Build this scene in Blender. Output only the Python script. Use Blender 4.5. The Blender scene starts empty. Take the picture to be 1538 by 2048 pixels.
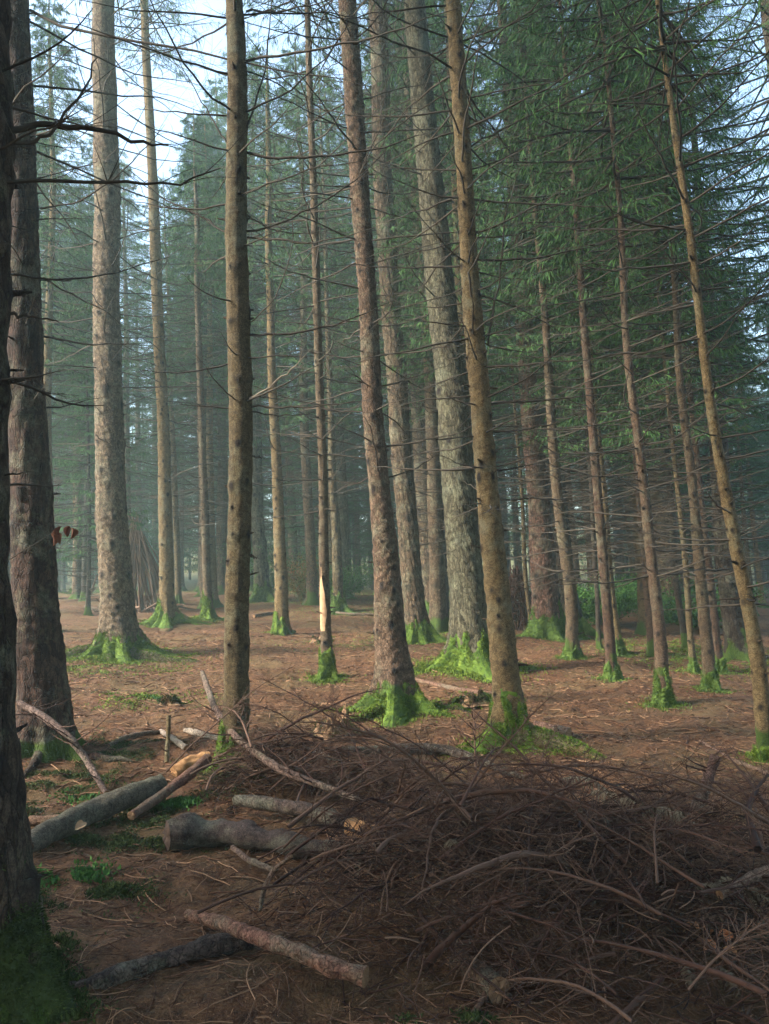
import bpy, math
import numpy as np
from mathutils import Matrix

# ------------------------------------------------------------------ camera, world, sun, exposure
sc = bpy.context.scene
F = 1547.0                       # focal length in pixels of the 1538x2048 photograph
PITCH, ROLL = math.radians(7.0), math.radians(2.5)
CAM = np.array([0.0, 0.0, 1.6])
_r0 = np.array([1.0, 0, 0]); _u0 = np.array([0, -math.sin(PITCH), math.cos(PITCH)])
FWD = np.array([0, math.cos(PITCH), math.sin(PITCH)])
UP = math.cos(ROLL) * _u0 + math.sin(ROLL) * _r0
RT = math.cos(ROLL) * _r0 - math.sin(ROLL) * _u0
cd = bpy.data.cameras.new('camera'); cam = bpy.data.objects.new('camera', cd)
sc.collection.objects.link(cam); sc.camera = cam
cd.sensor_fit = 'VERTICAL'; cd.sensor_height = 24.0; cd.lens = 24.0 * F / 2048.0
cd.clip_start = 0.05; cd.clip_end = 600
cam.matrix_world = Matrix(((RT[0], UP[0], -FWD[0], CAM[0]), (RT[1], UP[1], -FWD[1], CAM[1]), (RT[2], UP[2], -FWD[2], CAM[2]), (0, 0, 0, 1)))

SUN = np.array([-0.80, -0.22, 0.56]); SUN /= np.linalg.norm(SUN)
w = bpy.data.worlds.new('World'); sc.world = w; w.use_nodes = True
nt = w.node_tree; nt.nodes.clear()
sky = nt.nodes.new('ShaderNodeTexSky'); sky.sky_type = 'NISHITA'; sky.sun_disc = False
sky.sun_elevation = math.asin(SUN[2]); sky.sun_rotation = math.atan2(SUN[0], SUN[1])
sky.air_density = 1.3; sky.dust_density = 3.0; sky.ozone_density = 1.5
bg = nt.nodes.new('ShaderNodeBackground'); bg.inputs[1].default_value = 0.15
wo = nt.nodes.new('ShaderNodeOutputWorld')
nt.links.new(sky.outputs[0], bg.inputs[0]); nt.links.new(bg.outputs[0], wo.inputs[0])
sd = bpy.data.lights.new('sun', 'SUN'); sd.energy = 3.3; sd.angle = math.radians(12); sd.color = (1.0, 0.95, 0.86)
so = bpy.data.objects.new('sun', sd); sc.collection.objects.link(so)
from mathutils import Vector
so.rotation_euler = Vector(SUN.tolist()).to_track_quat('Z', 'Y').to_euler(); so.location = (-20, -5, 25)
sc.view_settings.view_transform = 'Standard'; sc.view_settings.look = 'None'
sc.view_settings.gamma = 1.0; sc.view_settings.use_curve_mapping = False
sc.view_settings.exposure = 2.22
HAZE = 0.0028
sc.render.engine = 'CYCLES'
sc.cycles.max_bounces = 6; sc.cycles.diffuse_bounces = 3; sc.cycles.glossy_bounces = 1; sc.cycles.volume_bounces = 1
sc.cycles.transmission_bounces = 1; sc.cycles.transparent_max_bounces = 4
sc.cycles.use_denoising = True
sc.cycles.caustics_reflective = False; sc.cycles.caustics_refractive = False

# ------------------------------------------------------------------ ground height, rays
def rfield(seed, scale, n=10):
    """smooth random field of about unit amplitude; scale = wavelength in metres"""
    g = np.random.default_rng(seed)
    k = g.normal(size=(n, 3)); k /= np.linalg.norm(k, axis=1)[:, None]; k *= (2 * np.pi / scale) * g.uniform(0.6, 1.5, (n, 1))
    ph = g.uniform(0, 6.28, n)
    def f(p):
        p = np.asarray(p, float)
        return np.sin(p @ k.T + ph).sum(-1) / math.sqrt(n / 2)
    return f
_g1, _g2, _g3, _g4, _g5 = rfield(1, 3.2), rfield(2, 0.9), rfield(3, 0.28), rfield(4, 12.0), rfield(6, 0.11)
def splus(a, s=1.0): return s * np.logaddexp(0, a / s)
def GZ(x, y, fine=True):
    x = np.asarray(x, float); y = np.asarray(y, float)
    z = 0.085 * splus(y - 5.5) - 0.07 * splus(y - 32, 4.0) - 0.05 * 22 * np.tanh(x / 22) * (1 - np.exp(-np.maximum(y, 0) / 6.0))
    p = np.stack([x, y, 0 * x], -1)
    near = 1.0
    z = z + 0.03 * _g1(p) + 0.018 * _g2(p) * near + 0.05 * _g4(p) * (y > 12) * np.clip((y - 12) / 8, 0, 1)
    if fine: z = z + 0.008 * _g3(p) + 0.004 * _g5(p)
    z = z + 0.15 * splus(y - 62, 4.0)
    z = z + 0.10 * np.exp(-(((x + 1.6) / 0.9) ** 2 + ((y - 3.6) / 1.2) ** 2))      # small bank by the near left trunk
    return z
def ray(u, v):
    return FWD + RT * (u - 769) / F + UP * (1024 - v) / F
def G(u, v, h=0.0):
    d = ray(u, v); ts = np.concatenate([np.linspace(1.5, 12, 600), np.linspace(12, 90, 900)])
    P = CAM + ts[:, None] * d
    below = P[:, 2] < GZ(P[:, 0], P[:, 1], False) + h
    i = int(np.argmax(below)) if below.any() else len(ts) - 1
    return P[i]
def atY(u, v, y):
    d = ray(u, v); return CAM + d * (y / d[1])
def atD(u, v, dep): return CAM + ray(u, v) * dep
def depth(p): return float((np.asarray(p) - CAM) @ FWD)

# ------------------------------------------------------------------ mesh buffer
class Buf:
    def __init__(s): s.v = []; s.q = []; s.m = []; s.t = []; s.n = 0
    def add(s, V, Q, mat=0, tint=0.5):
        V = np.asarray(V, np.float32).reshape(-1, 3); Q = np.asarray(Q, np.int64).reshape(-1, 4)
        s.v.append(V); s.q.append(Q + s.n); s.m.append(np.full(len(Q), mat, np.int32) if np.isscalar(mat) else np.asarray(mat, np.int32))
        s.t.append(np.full(len(V), tint, np.float32) if np.isscalar(tint) else np.asarray(tint, np.float32).reshape(-1))
        s.n += len(V)
    def mesh(s, name, mats, smooth=True):
        V = np.concatenate(s.v); Q = np.concatenate(s.q); M = np.concatenate(s.m); T = np.concatenate(s.t)
        me = bpy.data.meshes.new(name)
        me.vertices.add(len(V)); me.vertices.foreach_set('co', V.ravel())
        me.loops.add(Q.size); me.loops.foreach_set('vertex_index', Q.ravel().astype(np.int32))
        me.polygons.add(len(Q)); me.polygons.foreach_set('loop_start', (np.arange(len(Q)) * 4).astype(np.int32))
        try: me.polygons.foreach_set('loop_total', np.full(len(Q), 4, np.int32))
        except Exception: pass
        me.polygons.foreach_set('material_index', M)
        me.polygons.foreach_set('use_smooth', np.full(len(Q), smooth, bool))
        a = me.attributes.new('tint', 'FLOAT', 'POINT'); a.data.foreach_set('value', T)
        for m in mats: me.materials.append(m)
        me.update(); me.validate(verbose=False)
        return me
def norm(a): return a / np.maximum(np.linalg.norm(a, axis=-1, keepdims=True), 1e-9)
def tubes(B, P, R, sides=4, mat=0, tint=0.5):
    """P (m,n,3), R (m,n)"""
    P = np.asarray(P, float); R = np.asarray(R, float)
    if P.ndim == 2: P = P[None]; R = R[None]
    m, n, _ = P.shape
    T = norm(np.gradient(P, axis=1)); D = norm(P[:, -1] - P[:, 0])
    ax = np.eye(3)[np.argmin(np.abs(D), axis=1)][:, None, :]
    N1 = norm(np.cross(T, np.broadcast_to(ax, T.shape))); N2 = np.cross(T, N1)
    th = np.arange(sides) * 2 * np.pi / sides
    V = P[:, :, None] + R[:, :, None, None] * (N1[:, :, None] * np.cos(th)[:, None] + N2[:, :, None] * np.sin(th)[:, None])
    i = np.arange(m)[:, None, None] * n * sides; j = np.arange(n - 1)[None, :, None] * sides; k = np.arange(sides)[None, None, :]
    k2 = (k + 1) % sides
    Q = np.stack([i + j + k, i + j + k2, i + j + sides + k2, i + j + sides + k], -1).reshape(-1, 4)
    if not np.isscalar(tint): tint = np.repeat(np.asarray(tint, float), n * sides)
    B.add(V, Q, mat, tint)
def diamonds(B, O, D, Lr, Wd, rng, mat=0, tint=0.5):
    """thin diamond faces starting at O pointing D; random roll"""
    O = np.asarray(O); D = norm(np.asarray(D)); k = len(O)
    S = norm(np.cross(D, rng.normal(size=(k, 3)))); L_ = np.asarray(Lr).reshape(-1, 1) * np.ones((k, 1)); W_ = np.asarray(Wd).reshape(-1, 1) * np.ones((k, 1))
    V = np.stack([O, O + D * L_ * 0.45 + S * W_ * 0.5, O + D * L_, O + D * L_ * 0.45 - S * W_ * 0.5], 1)
    if not np.isscalar(tint): tint = np.repeat(tint, 4)
    B.add(V, np.arange(4 * k).reshape(-1, 4), mat, tint)

# ------------------------------------------------------------------ objects
C = sc.collection
def link(name, data, parent=None, loc=None, color=None):
    o = bpy.data.objects.new(name, data); C.objects.link(o)
    if parent is not None: o.parent = parent
    if loc is not None: o.location = [float(q) for q in loc]
    if color is not None: o.color = (*color, 1.0)
    return o
def tag(o, label=None, cat=None, group=None, kind=None):
    if label: o['label'] = label
    if cat: o['category'] = cat
    if group: o['group'] = group
    if kind: o['kind'] = kind
    return o

# ------------------------------------------------------------------ materials
class N:
    def __init__(s, name):
        s.m = bpy.data.materials.new(name); s.m.use_nodes = True; s.t = s.m.node_tree; s.t.nodes.clear()
        s.out = s.n('ShaderNodeOutputMaterial'); s.b = s.n('ShaderNodeBsdfPrincipled'); s.l(s.b.outputs[0], s.out.inputs[0])
        s.b.inputs['Roughness'].default_value = 0.9; s.b.inputs['Specular IOR Level'].default_value = 0.25
    def n(s, ty, **kw):
        x = s.t.nodes.new(ty)
        for k, v in kw.items(): setattr(x, k, v)
        return x
    def l(s, a, b): s.t.links.new(a, b)
    def attr(s, name='tint'): return s.n('ShaderNodeAttribute', attribute_name=name).outputs['Fac']
    def coord(s, scale=(1, 1, 1)):
        c = s.n('ShaderNodeTexCoord'); mp = s.n('ShaderNodeMapping'); mp.inputs['Scale'].default_value = scale
        s.l(c.outputs['Object'], mp.inputs[0]); return mp.outputs[0]
    def noise(s, scale, co=None, detail=4, rough=0.6, dist=0.0):
        x = s.n('ShaderNodeTexNoise'); x.inputs['Scale'].default_value = scale; x.inputs['Detail'].default_value = detail
        x.inputs['Roughness'].default_value = rough; x.inputs['Distortion'].default_value = dist
        if co is not None: s.l(co, x.inputs['Vector'])
        return x.outputs['Fac']
    def voro(s, scale, co=None, feature='F1', rnd=1.0):
        x = s.n('ShaderNodeTexVoronoi', feature=feature); x.inputs['Scale'].default_value = scale; x.inputs['Randomness'].default_value = rnd
        if co is not None: s.l(co, x.inputs['Vector'])
        return x
    def ramp(s, fac, stops):
        x = s.n('ShaderNodeValToRGB'); e = x.color_ramp.elements
        while len(e) < len(stops): e.new(0.5)
        for i, (p, c) in enumerate(stops): e[i].position = p; e[i].color = (*c, 1) if len(c) == 3 else c
        s.l(fac, x.inputs[0]); return x.outputs[0]
    def mix(s, fac, a, b, mode='MIX'):
        x = s.n('ShaderNodeMix', data_type='RGBA', blend_type=mode)
        for sock, v in ((x.inputs[0], fac), (x.inputs[6], a), (x.inputs[7], b)):
            if hasattr(v, 'node'): s.l(v, sock)
            elif isinstance(v, (int, float)): sock.default_value = v
            else: sock.default_value = (*v, 1)
        return x.outputs[2]
    def math(s, op, a, b=0.0, clamp=False):
        x = s.n('ShaderNodeMath', operation=op, use_clamp=clamp)
        for sock, v in ((x.inputs[0], a), (x.inputs[1], b)):
            if hasattr(v, 'node'): s.l(v, sock)
            else: sock.default_value = v
        return x.outputs[0]
    def mr(s, v, a, b, c=0.0, d=1.0):
        x = s.n('ShaderNodeMapRange'); x.inputs[1].default_value = a; x.inputs[2].default_value = b; x.inputs[3].default_value = c; x.inputs[4].default_value = d
        s.l(v, x.inputs[0]); return x.outputs[0]
    def bump(s, h, strength=0.5, dist=0.01, prev=None):
        x = s.n('ShaderNodeBump'); x.inputs['Strength'].default_value = strength; x.inputs['Distance'].default_value = dist
        s.l(h, x.inputs['Height'])
        if prev is not None: s.l(prev, x.inputs['Normal'])
        return x.outputs[0]
    def col(s, c): s.l(c, s.b.inputs['Base Color']) if hasattr(c, 'node') else setattr(s.b.inputs['Base Color'], 'default_value', (*c, 1))
    def nrm(s, b): s.l(b, s.b.inputs['Normal'])
    def ocol(s): return s.n('ShaderNodeObjectInfo').outputs['Color']
    def ornd(s): return s.n('ShaderNodeObjectInfo').outputs['Random']

def bark_mat(name, scale, flake, streak, zs=0.5, wobble=0.05):
    m = N(name)
    co = m.coord((1, 1, zs)); co2 = m.coord((1, 1, 1)); co3 = m.coord((1, 1, 0.10))
    wob = m.n('ShaderNodeMix', data_type='VECTOR'); wob.inputs[0].default_value = wobble
    nz = m.n('ShaderNodeTexNoise'); nz.inputs['Scale'].default_value = scale * 0.35; nz.inputs['Detail'].default_value = 4; m.l(co, nz.inputs['Vector'])
    m.l(co, wob.inputs[4]); m.l(nz.outputs['Color'], wob.inputs[5])
    v1 = m.voro(scale, wob.outputs[1], 'DISTANCE_TO_EDGE'); v2 = m.voro(scale, wob.outputs[1])
    sep = m.n('ShaderNodeSeparateColor'); m.l(v2.outputs['Color'], sep.inputs[0]); cell = sep.outputs[0]
    crack = m.mr(v1.outputs['Distance'], 0.0, 0.10)
    fine = m.noise(110, co2, 4, 0.75); big = m.noise(1.7, co2, 5, 0.65); med = m.noise(18, co3, 5, 0.7); mid = m.noise(15, co2, 5, 0.8)
    base = m.mix(m.mr(fine, 0.32, 0.70), (0.35, 0.33, 0.31), (1.6, 1.55, 1.45))
    base = m.mix(1.0, m.ocol(), base, 'MULTIPLY')
    base = m.mix(m.mr(cell, 0.2, 0.9, 0.0, 0.9 * flake), base, m.mix(1.0, base, (0.38, 0.35, 0.33), 'MULTIPLY'))
    base = m.mix(m.mr(mid, 0.5, 0.68, 0.0, 0.7), base, m.mix(1.0, base, (1.6, 1.55, 1.5), 'MULTIPLY'))
    base = m.mix(m.mr(med, 0.42, 0.72, 0.0, streak), base, m.mix(1.0, base, (0.45, 0.40, 0.36), 'MULTIPLY'))
    base = m.mix(m.mr(mid, 0.5, 0.36, 0.0, 0.75), base, m.mix(1.0, base, (0.40, 0.36, 0.33), 'MULTIPLY'))
    dark = m.mix(1.0, base, (0.32, 0.27, 0.24), 'MULTIPLY')
    crk = m.math('MULTIPLY', m.math('SUBTRACT', 1.0, crack), m.mr(mid, 0.35, 0.6, 0.15, 1.0))
    base = m.mix(m.math('MULTIPLY', crk, flake), base, dark)
    lich = m.mr(m.math('ADD', big, m.math('MULTIPLY', m.math('SUBTRACT', mid, 0.5), 0.5)), 0.50, 0.66, 0.0, 0.55)
    base = m.mix(m.math('MULTIPLY', lich, m.mr(fine, 0.3, 0.55)), base, m.mix(m.mr(big, 0.4, 0.75), (0.12, 0.14, 0.06), (0.24, 0.25, 0.19)))
    tnt = m.attr('tint')                      # below 0.5 = knot scar, above 0.5 = moss growing on the bark
    kn = m.math('ADD', m.math('SUBTRACT', 0.5, tnt), m.math('MULTIPLY', m.math('SUBTRACT', mid, 0.5), 0.3))
    base = m.mix(m.math('MULTIPLY', m.mr(kn, 0.05, 0.38), m.mr(tnt, 0.5, 0.42)), base, (0.020, 0.014, 0.011))
    mossn = m.math('ADD', m.mr(tnt, 0.5, 1.0), m.math('MULTIPLY', m.math('SUBTRACT', mid, 0.52), 1.6))
    base = m.mix(m.math('MULTIPLY', m.mr(mossn, 0.25, 0.7), m.mr(tnt, 0.5, 0.56)), base, m.mix(m.mr(fine, 0.3, 0.7), (0.025, 0.048, 0.008), (0.08, 0.13, 0.018)))
    m.col(base)
    h = m.math('ADD', m.math('MULTIPLY', crack, flake * 0.6), m.math('ADD', m.math('MULTIPLY', fine, 0.6), m.math('ADD', m.math('MULTIPLY', cell, 0.5 * flake), m.math('MULTIPLY', med, 1.0))))
    m.nrm(m.bump(h, 1.0, 0.03))
    return m.m
M = {}
M['scaly'] = bark_mat('scaly_bark', 34, 0.85, 0.45, 0.6, 0.09)
M['smooth'] = bark_mat('smooth_bark', 50, 0.5, 0.4, 1.5, 0.08)
M['plated'] = bark_mat('plated_bark', 26, 1.0, 0.85, 0.32, 0.10)

def simple(name, c1, c2, scale=20, bump=0.4, rnd=0.0, tintc=None, rough=0.9):
    m = N(name); co = m.coord()
    f = m.noise(scale, co, 4, 0.65)
    c = m.mix(m.mr(f, 0.3, 0.7), c1, c2)
    if tintc: c = m.mix(m.attr(), c, tintc)
    if rnd: c = m.mix(m.math('MULTIPLY', m.ornd(), rnd), c, m.mix(1.0, c, (0.45, 0.45, 0.45), 'MULTIPLY'))
    m.col(c); m.b.inputs['Roughness'].default_value = rough
    if bump: m.nrm(m.bump(m.noise(scale * 2.5, co, 4, 0.7), bump, 0.008))
    return m.m
M['deadtwig'] = simple('dead_twig_bark', (0.013, 0.010, 0.008), (0.040, 0.030, 0.022), 8, 0.0, 0.3, (0.24, 0.20, 0.15))
M['needles'] = simple('spruce_needles', (0.018, 0.045, 0.020), (0.038, 0.095, 0.032), 0.9, 0.0, 0.4, (0.08, 0.18, 0.040))
M['piletwig'] = simple('pile_twig_bark', (0.013, 0.0052, 0.0038), (0.062, 0.025, 0.017), 6, 0.0, 0.5, (0.24, 0.145, 0.095))
M['deadneedle'] = simple('dead_needles', (0.018, 0.009, 0.006), (0.055, 0.030, 0.017), 10, 0.0, 0.3, (0.18, 0.12, 0.07))
M['darkwood'] = simple('dark_rotten_wood', (0.020, 0.012, 0.009), (0.075, 0.045, 0.030), 30, 0.8)
M['polewood'] = simple('pole_wood', (0.085, 0.040, 0.028), (0.17, 0.092, 0.062), 6, 0.0, 0.7, (0.34, 0.22, 0.15))
M['wood'] = simple('broken_wood', (0.20, 0.095, 0.035), (0.36, 0.20, 0.09), 30, 0.7)
M['palewood'] = simple('peeled_wood', (0.27, 0.16, 0.085), (0.40, 0.26, 0.15), 14, 0.4)
M['cutend'] = simple('cut_end_wood', (0.14, 0.075, 0.038), (0.26, 0.155, 0.08), 40, 0.8)
M['stumpwood'] = simple('rotten_wood', (0.10, 0.055, 0.03), (0.25, 0.15, 0.08), 14, 0.8)
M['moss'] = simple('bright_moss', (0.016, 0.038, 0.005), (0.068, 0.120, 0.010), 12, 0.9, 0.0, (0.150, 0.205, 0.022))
M['midmoss'] = simple('mid_green_moss', (0.016, 0.036, 0.006), (0.055, 0.098, 0.012), 14, 0.8, 0.0, (0.11, 0.16, 0.03))  # duller green between the bright and dark moss, for the small trees
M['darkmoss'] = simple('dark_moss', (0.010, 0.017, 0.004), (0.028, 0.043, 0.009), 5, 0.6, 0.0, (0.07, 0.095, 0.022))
M['herb'] = simple('undergrowth_leaves', (0.02, 0.06, 0.014), (0.045, 0.12, 0.022), 4, 0.0, 0.2, (0.09, 0.20, 0.04))
M['beech'] = simple('dry_beech_leaf', (0.30, 0.085, 0.03), (0.46, 0.15, 0.05), 18, 0.2, 0.0, (0.5, 0.3, 0.16))
M['darkleaf'] = simple('wilted_leaf', (0.06, 0.02, 0.012), (0.13, 0.042, 0.025), 18, 0.2, 0.0, (0.2, 0.09, 0.05))
M['autumn'] = simple('autumn_shrub_leaf', (0.06, 0.07, 0.02), (0.25, 0.085, 0.03), 1.6, 0.0, 0.0, (0.07, 0.12, 0.03))
M['fern'] = simple('dead_fern', (0.085, 0.070, 0.045), (0.20, 0.17, 0.115), 9, 0.0, 0.2, (0.13, 0.09, 0.05))
M['litter'] = simple('forest_litter', (0.022, 0.009, 0.005), (0.098, 0.042, 0.021), 40, 0.0, 0.0, (0.27, 0.155, 0.085))

m = N('forest_floor'); co = m.coord()
n1 = m.noise(1.1, co, 5, 0.6, 0.4); n2 = m.noise(14, co, 5, 0.75); n3 = m.noise(70, co, 4, 0.7); n4 = m.noise(0.45, co, 4, 0.6)
c = m.ramp(n2, [(0.30, (0.016, 0.006, 0.003)), (0.50, (0.092, 0.039, 0.014)), (0.72, (0.195, 0.094, 0.038))])
c = m.mix(m.mr(n3, 0.45, 0.72, 0.0, 0.55), c, (0.24, 0.125, 0.065))
c = m.mix(m.mr(n1, 0.45, 0.62, 0.0, 0.55), c, m.mix(m.mr(n3, 0.3, 0.7), (0.075, 0.05, 0.02), (0.16, 0.115, 0.045)))
mossm = m.math('ADD', m.attr(), m.math('MULTIPLY', m.math('SUBTRACT', m.noise(6, co, 5, 0.75), 0.5), 1.1))
c = m.mix(m.mr(mossm, 0.42, 0.62), c, m.mix(m.mr(n3, 0.3, 0.7), (0.05, 0.075, 0.012), (0.15, 0.20, 0.035)))
n5 = m.noise(4.5, co, 6, 0.8)
c = m.mix(m.mr(n5, 0.5, 0.34, 0.0, 0.8), c, m.mix(1.0, c, (0.42, 0.38, 0.36), 'MULTIPLY'))
m.col(c)
m.nrm(m.bump(m.math('ADD', n3, m.math('MULTIPLY', n2, 2.0)), 0.9, 0.03)); M['ground'] = m.m

# ------------------------------------------------------------------ the ground
def grow(a, b, d0, k):
    r = [a]; d = d0
    while r[-1] < b: r.append(r[-1] + d); d *= k
    return np.array(r)
ys = np.concatenate([-grow(-1.8, 14, 0.2, 1.1)[::-1][:-1], grow(1.8, 130, 0.035, 1.008)])
xp = grow(0, 80, 0.035, 1.013); xs = np.concatenate([-xp[::-1][:-1], xp])
X, Y = np.meshgrid(xs, ys); Z = GZ(X, Y)
mossspots = []    # filled in by trees: x, y, radius, strength
def add_moss_spot(x, y, r, s): mossspots.append((x, y, r, s))

# ------------------------------------------------------------------ branch growth
def dead_branches(B, rng, O, az, L, r0, sub=7, mat=0, rise=(-0.25, 0.15), bend=(-0.05, 0.28), tintlo=0.0, tinthi=0.25, subr=0.0022, sublen=(0.18, 0.42), n=8, subsub=0, sides=4, wg=0.22, curlv=0.25, b2=0.20, subz=0.16):
    O = np.asarray(O, float).reshape(-1, 3); m_ = len(O); az = np.asarray(az); L = np.asarray(L); r0 = np.asarray(r0)
    t = np.linspace(0, 1, n)
    a = rng.uniform(*rise, m_); b = rng.uniform(*bend, m_); wig = rng.normal(0, 0.05, (m_, n, 3)).cumsum(1) * L[:, None, None] * wg
    curl = rng.normal(0, curlv, m_)
    azt = az[:, None] + curl[:, None] * t
    dh = np.stack([np.cos(azt), np.sin(azt)], -1)
    P = np.zeros((m_, n, 3)); P[..., :2] = O[:, None, :2] + dh * (L[:, None] * t)[..., None]
    P[..., 2] = O[:, None, 2] + L[:, None] * (a[:, None] * t + b[:, None] * t ** 2)
    P += wig * t[None, :, None] ** 0.5
    tn = rng.uniform(tintlo, tinthi, m_)
    tubes(B, P, r0[:, None] * (1 - t) ** 0.75 + 0.0016, sides, mat, tn)
    if not sub: return P, None
    k = sub; tk = np.sort(rng.uniform(0.15, 0.97, (m_, k)), 1)
    ii = tk * (n - 1); i0 = np.floor(ii).astype(int).clip(0, n - 2); fr = (ii - i0)[..., None]
    A = np.arange(m_)[:, None]
    S = P[A, i0] * (1 - fr) + P[A, i0 + 1] * fr; T = norm(P[A, i0 + 1] - P[A, i0])
    side = np.where((np.arange(k) % 2)[None] == 0, 1, -1) * np.ones((m_, 1)); ang = side * rng.uniform(0.5, 1.15, (m_, k))
    ca, sa = np.cos(ang), np.sin(ang)
    D = np.stack([T[..., 0] * ca - T[..., 1] * sa, T[..., 0] * sa + T[..., 1] * ca, T[..., 2] * 0.6 + rng.normal(0, subz, (m_, k))], -1)
    l2 = L[:, None] * rng.uniform(*sublen, (m_, k)) * (1.15 - tk)
    S = S.reshape(-1, 3); D = norm(D.reshape(-1, 3)); l2 = l2.ravel(); q = np.linspace(0, 1, 5)
    P2 = S[:, None] + D[:, None] * (l2[:, None] * q)[..., None]
    bend2 = rng.normal(0, b2, (len(S), 3)); bend2[:, 2] += 0.04
    P2 += bend2[:, None] * (l2[:, None] * q ** 2)[..., None]
    r2 = np.full(len(S), subr) * rng.uniform(0.7, 1.4, len(S))
    tubes(B, P2, r2[:, None] * (1 - 0.55 * q), 3, mat, np.clip(np.repeat(tn, k) + rng.uniform(-0.1, 0.2, len(S)), 0, 1))
    if subsub:
        kk = subsub; s = rng.integers(1, 4, (len(S), kk)); SS = P2[np.arange(len(S))[:, None], s].reshape(-1, 3)
        DD = norm(np.repeat(D, kk, 0) + rng.normal(0, 0.7, (len(SS), 3))); ll = np.repeat(l2, kk) * rng.uniform(0.2, 0.5, len(SS))
        P3 = SS[:, None] + DD[:, None] * (ll[:, None] * q[::2])[..., None]
        tubes(B, P3, np.full((len(SS), 3), subr * 0.6), 3, mat, np.clip(np.repeat(np.repeat(tn, k), kk) + 0.05, 0, 1))
    return P, P2

def live_branches(B, rng, O, az, L, r0, sub=12, nd=9, droop=1.0, wid=(0.010, 0.026), ln=(0.06, 0.17), twig=0, ndl=1):
    t = np.linspace(0, 1, 8); m_ = len(O)
    P, P2 = dead_branches(B, rng, O, az, L, r0, sub, twig, (-0.30, -0.02), (-0.08, 0.18), 0.0, 0.2, 0.003, (0.22, 0.5))
    k, q, _ = P2.shape
    # hang the twigs: add needles as diamonds along each twig
    JN = rng.normal(0, 0.22, (k, 3))
    for c in range(nd):
        f = (c + rng.uniform(0, 1, k)) / nd * (q - 1); i0 = np.floor(f).astype(int).clip(0, q - 2); fr = (f - i0)[:, None]
        S = P2[np.arange(k), i0] * (1 - fr) + P2[np.arange(k), i0 + 1] * fr
        T = norm(P2[:, -1] - P2[:, 0])
        D = T * rng.uniform(0.2, 0.8, (k, 1)) + JN + rng.normal(0, 0.16, (k, 3)); D[:, 2] -= droop * rng.uniform(0.45, 1.1, k)
        diamonds(B, S, D, rng.uniform(*ln, k), rng.uniform(*wid, k), rng, ndl, rng.uniform(0, 1, k) ** 2)
    for c in range(sub // 2):
        f = rng.uniform(0.35, 1, m_) * 7; i0 = np.floor(f).astype(int).clip(0, 6); fr = (f - i0)[:, None]
        S = P[np.arange(m_), i0] * (1 - fr) + P[np.arange(m_), i0 + 1] * fr
        D = norm(P[:, -1] - P[:, 0]) + rng.normal(0, 0.5, (m_, 3)); D[:, 2] -= 0.4
        diamonds(B, S, D, rng.uniform(*ln, m_), rng.uniform(*wid, m_), rng, ndl, rng.uniform(0, 1, m_) ** 2)

def crown_buf(seed, z0, z1, Lm, dead0=None, per=5, step=0.42, sub=12, nd=9, lowtaper=0.6, deadL=1.0, ddens=1.0, axis=None, dsub=7, fine=1.0):
    """foliage from z0 to z1 (local), bare dead twigs from dead0 to z0"""
    rng = np.random.default_rng(seed); B = Buf()
    axis = axis or (lambda z: np.stack([0 * z, 0 * z], -1))
    def whorls(a, b, st, pr):
        zz, aa = [], []
        z = a
        while z < b:
            n = max(2, int(round(pr + rng.normal(0, 0.8)))); off = rng.uniform(0, 6.28)
            zz += list(z + rng.normal(0, 0.05, n)); aa += list(off + np.arange(n) * 6.283 / n + rng.normal(0, 0.25, n)); z += st * rng.uniform(0.75, 1.25)
        return np.array(zz), np.array(aa)
    if z0 is not None:
        zz, aa = whorls(z0, z1 - 0.3, step, per)
        f = (zz - z0) / (z1 - z0)
        L = Lm * (1 - f) ** 0.75 * np.minimum(1, lowtaper + f * 3) * rng.uniform(0.65, 1.1, len(zz)) + 0.25
        O = np.concatenate([axis(zz), zz[:, None]], 1)
        live_branches(B, rng, O, aa, L, 0.006 + 0.009 * L, sub, nd, 1.0, (0.007 * fine, 0.019 * fine), (0.08 * fine ** 0.5, 0.22 * fine ** 0.5))
        top = np.array([[0, 0, z1 - 1.2]]); 
    if dead0 is not None:
        zz, aa = whorls(dead0, (z0 if z0 is not None else z1), 0.36, 4.5 * ddens)
        L = deadL * rng.uniform(0.35, 1.15, len(zz)); O = np.concatenate([axis(zz), zz[:, None]], 1)
        dead_branches(B, rng, O, aa, L, 0.004 + 0.004 * L, dsub)
    return B

# ------------------------------------------------------------------ trunks
def smooth1(a, w_):
    if w_ < 2: return a
    k = np.hanning(w_ + 2)[1:-1]; k /= k.sum(); p = w_ // 2
    return np.convolve(np.pad(a, (p, w_ - 1 - p), mode='reflect', reflect_type='odd'), k, 'valid')

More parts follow.
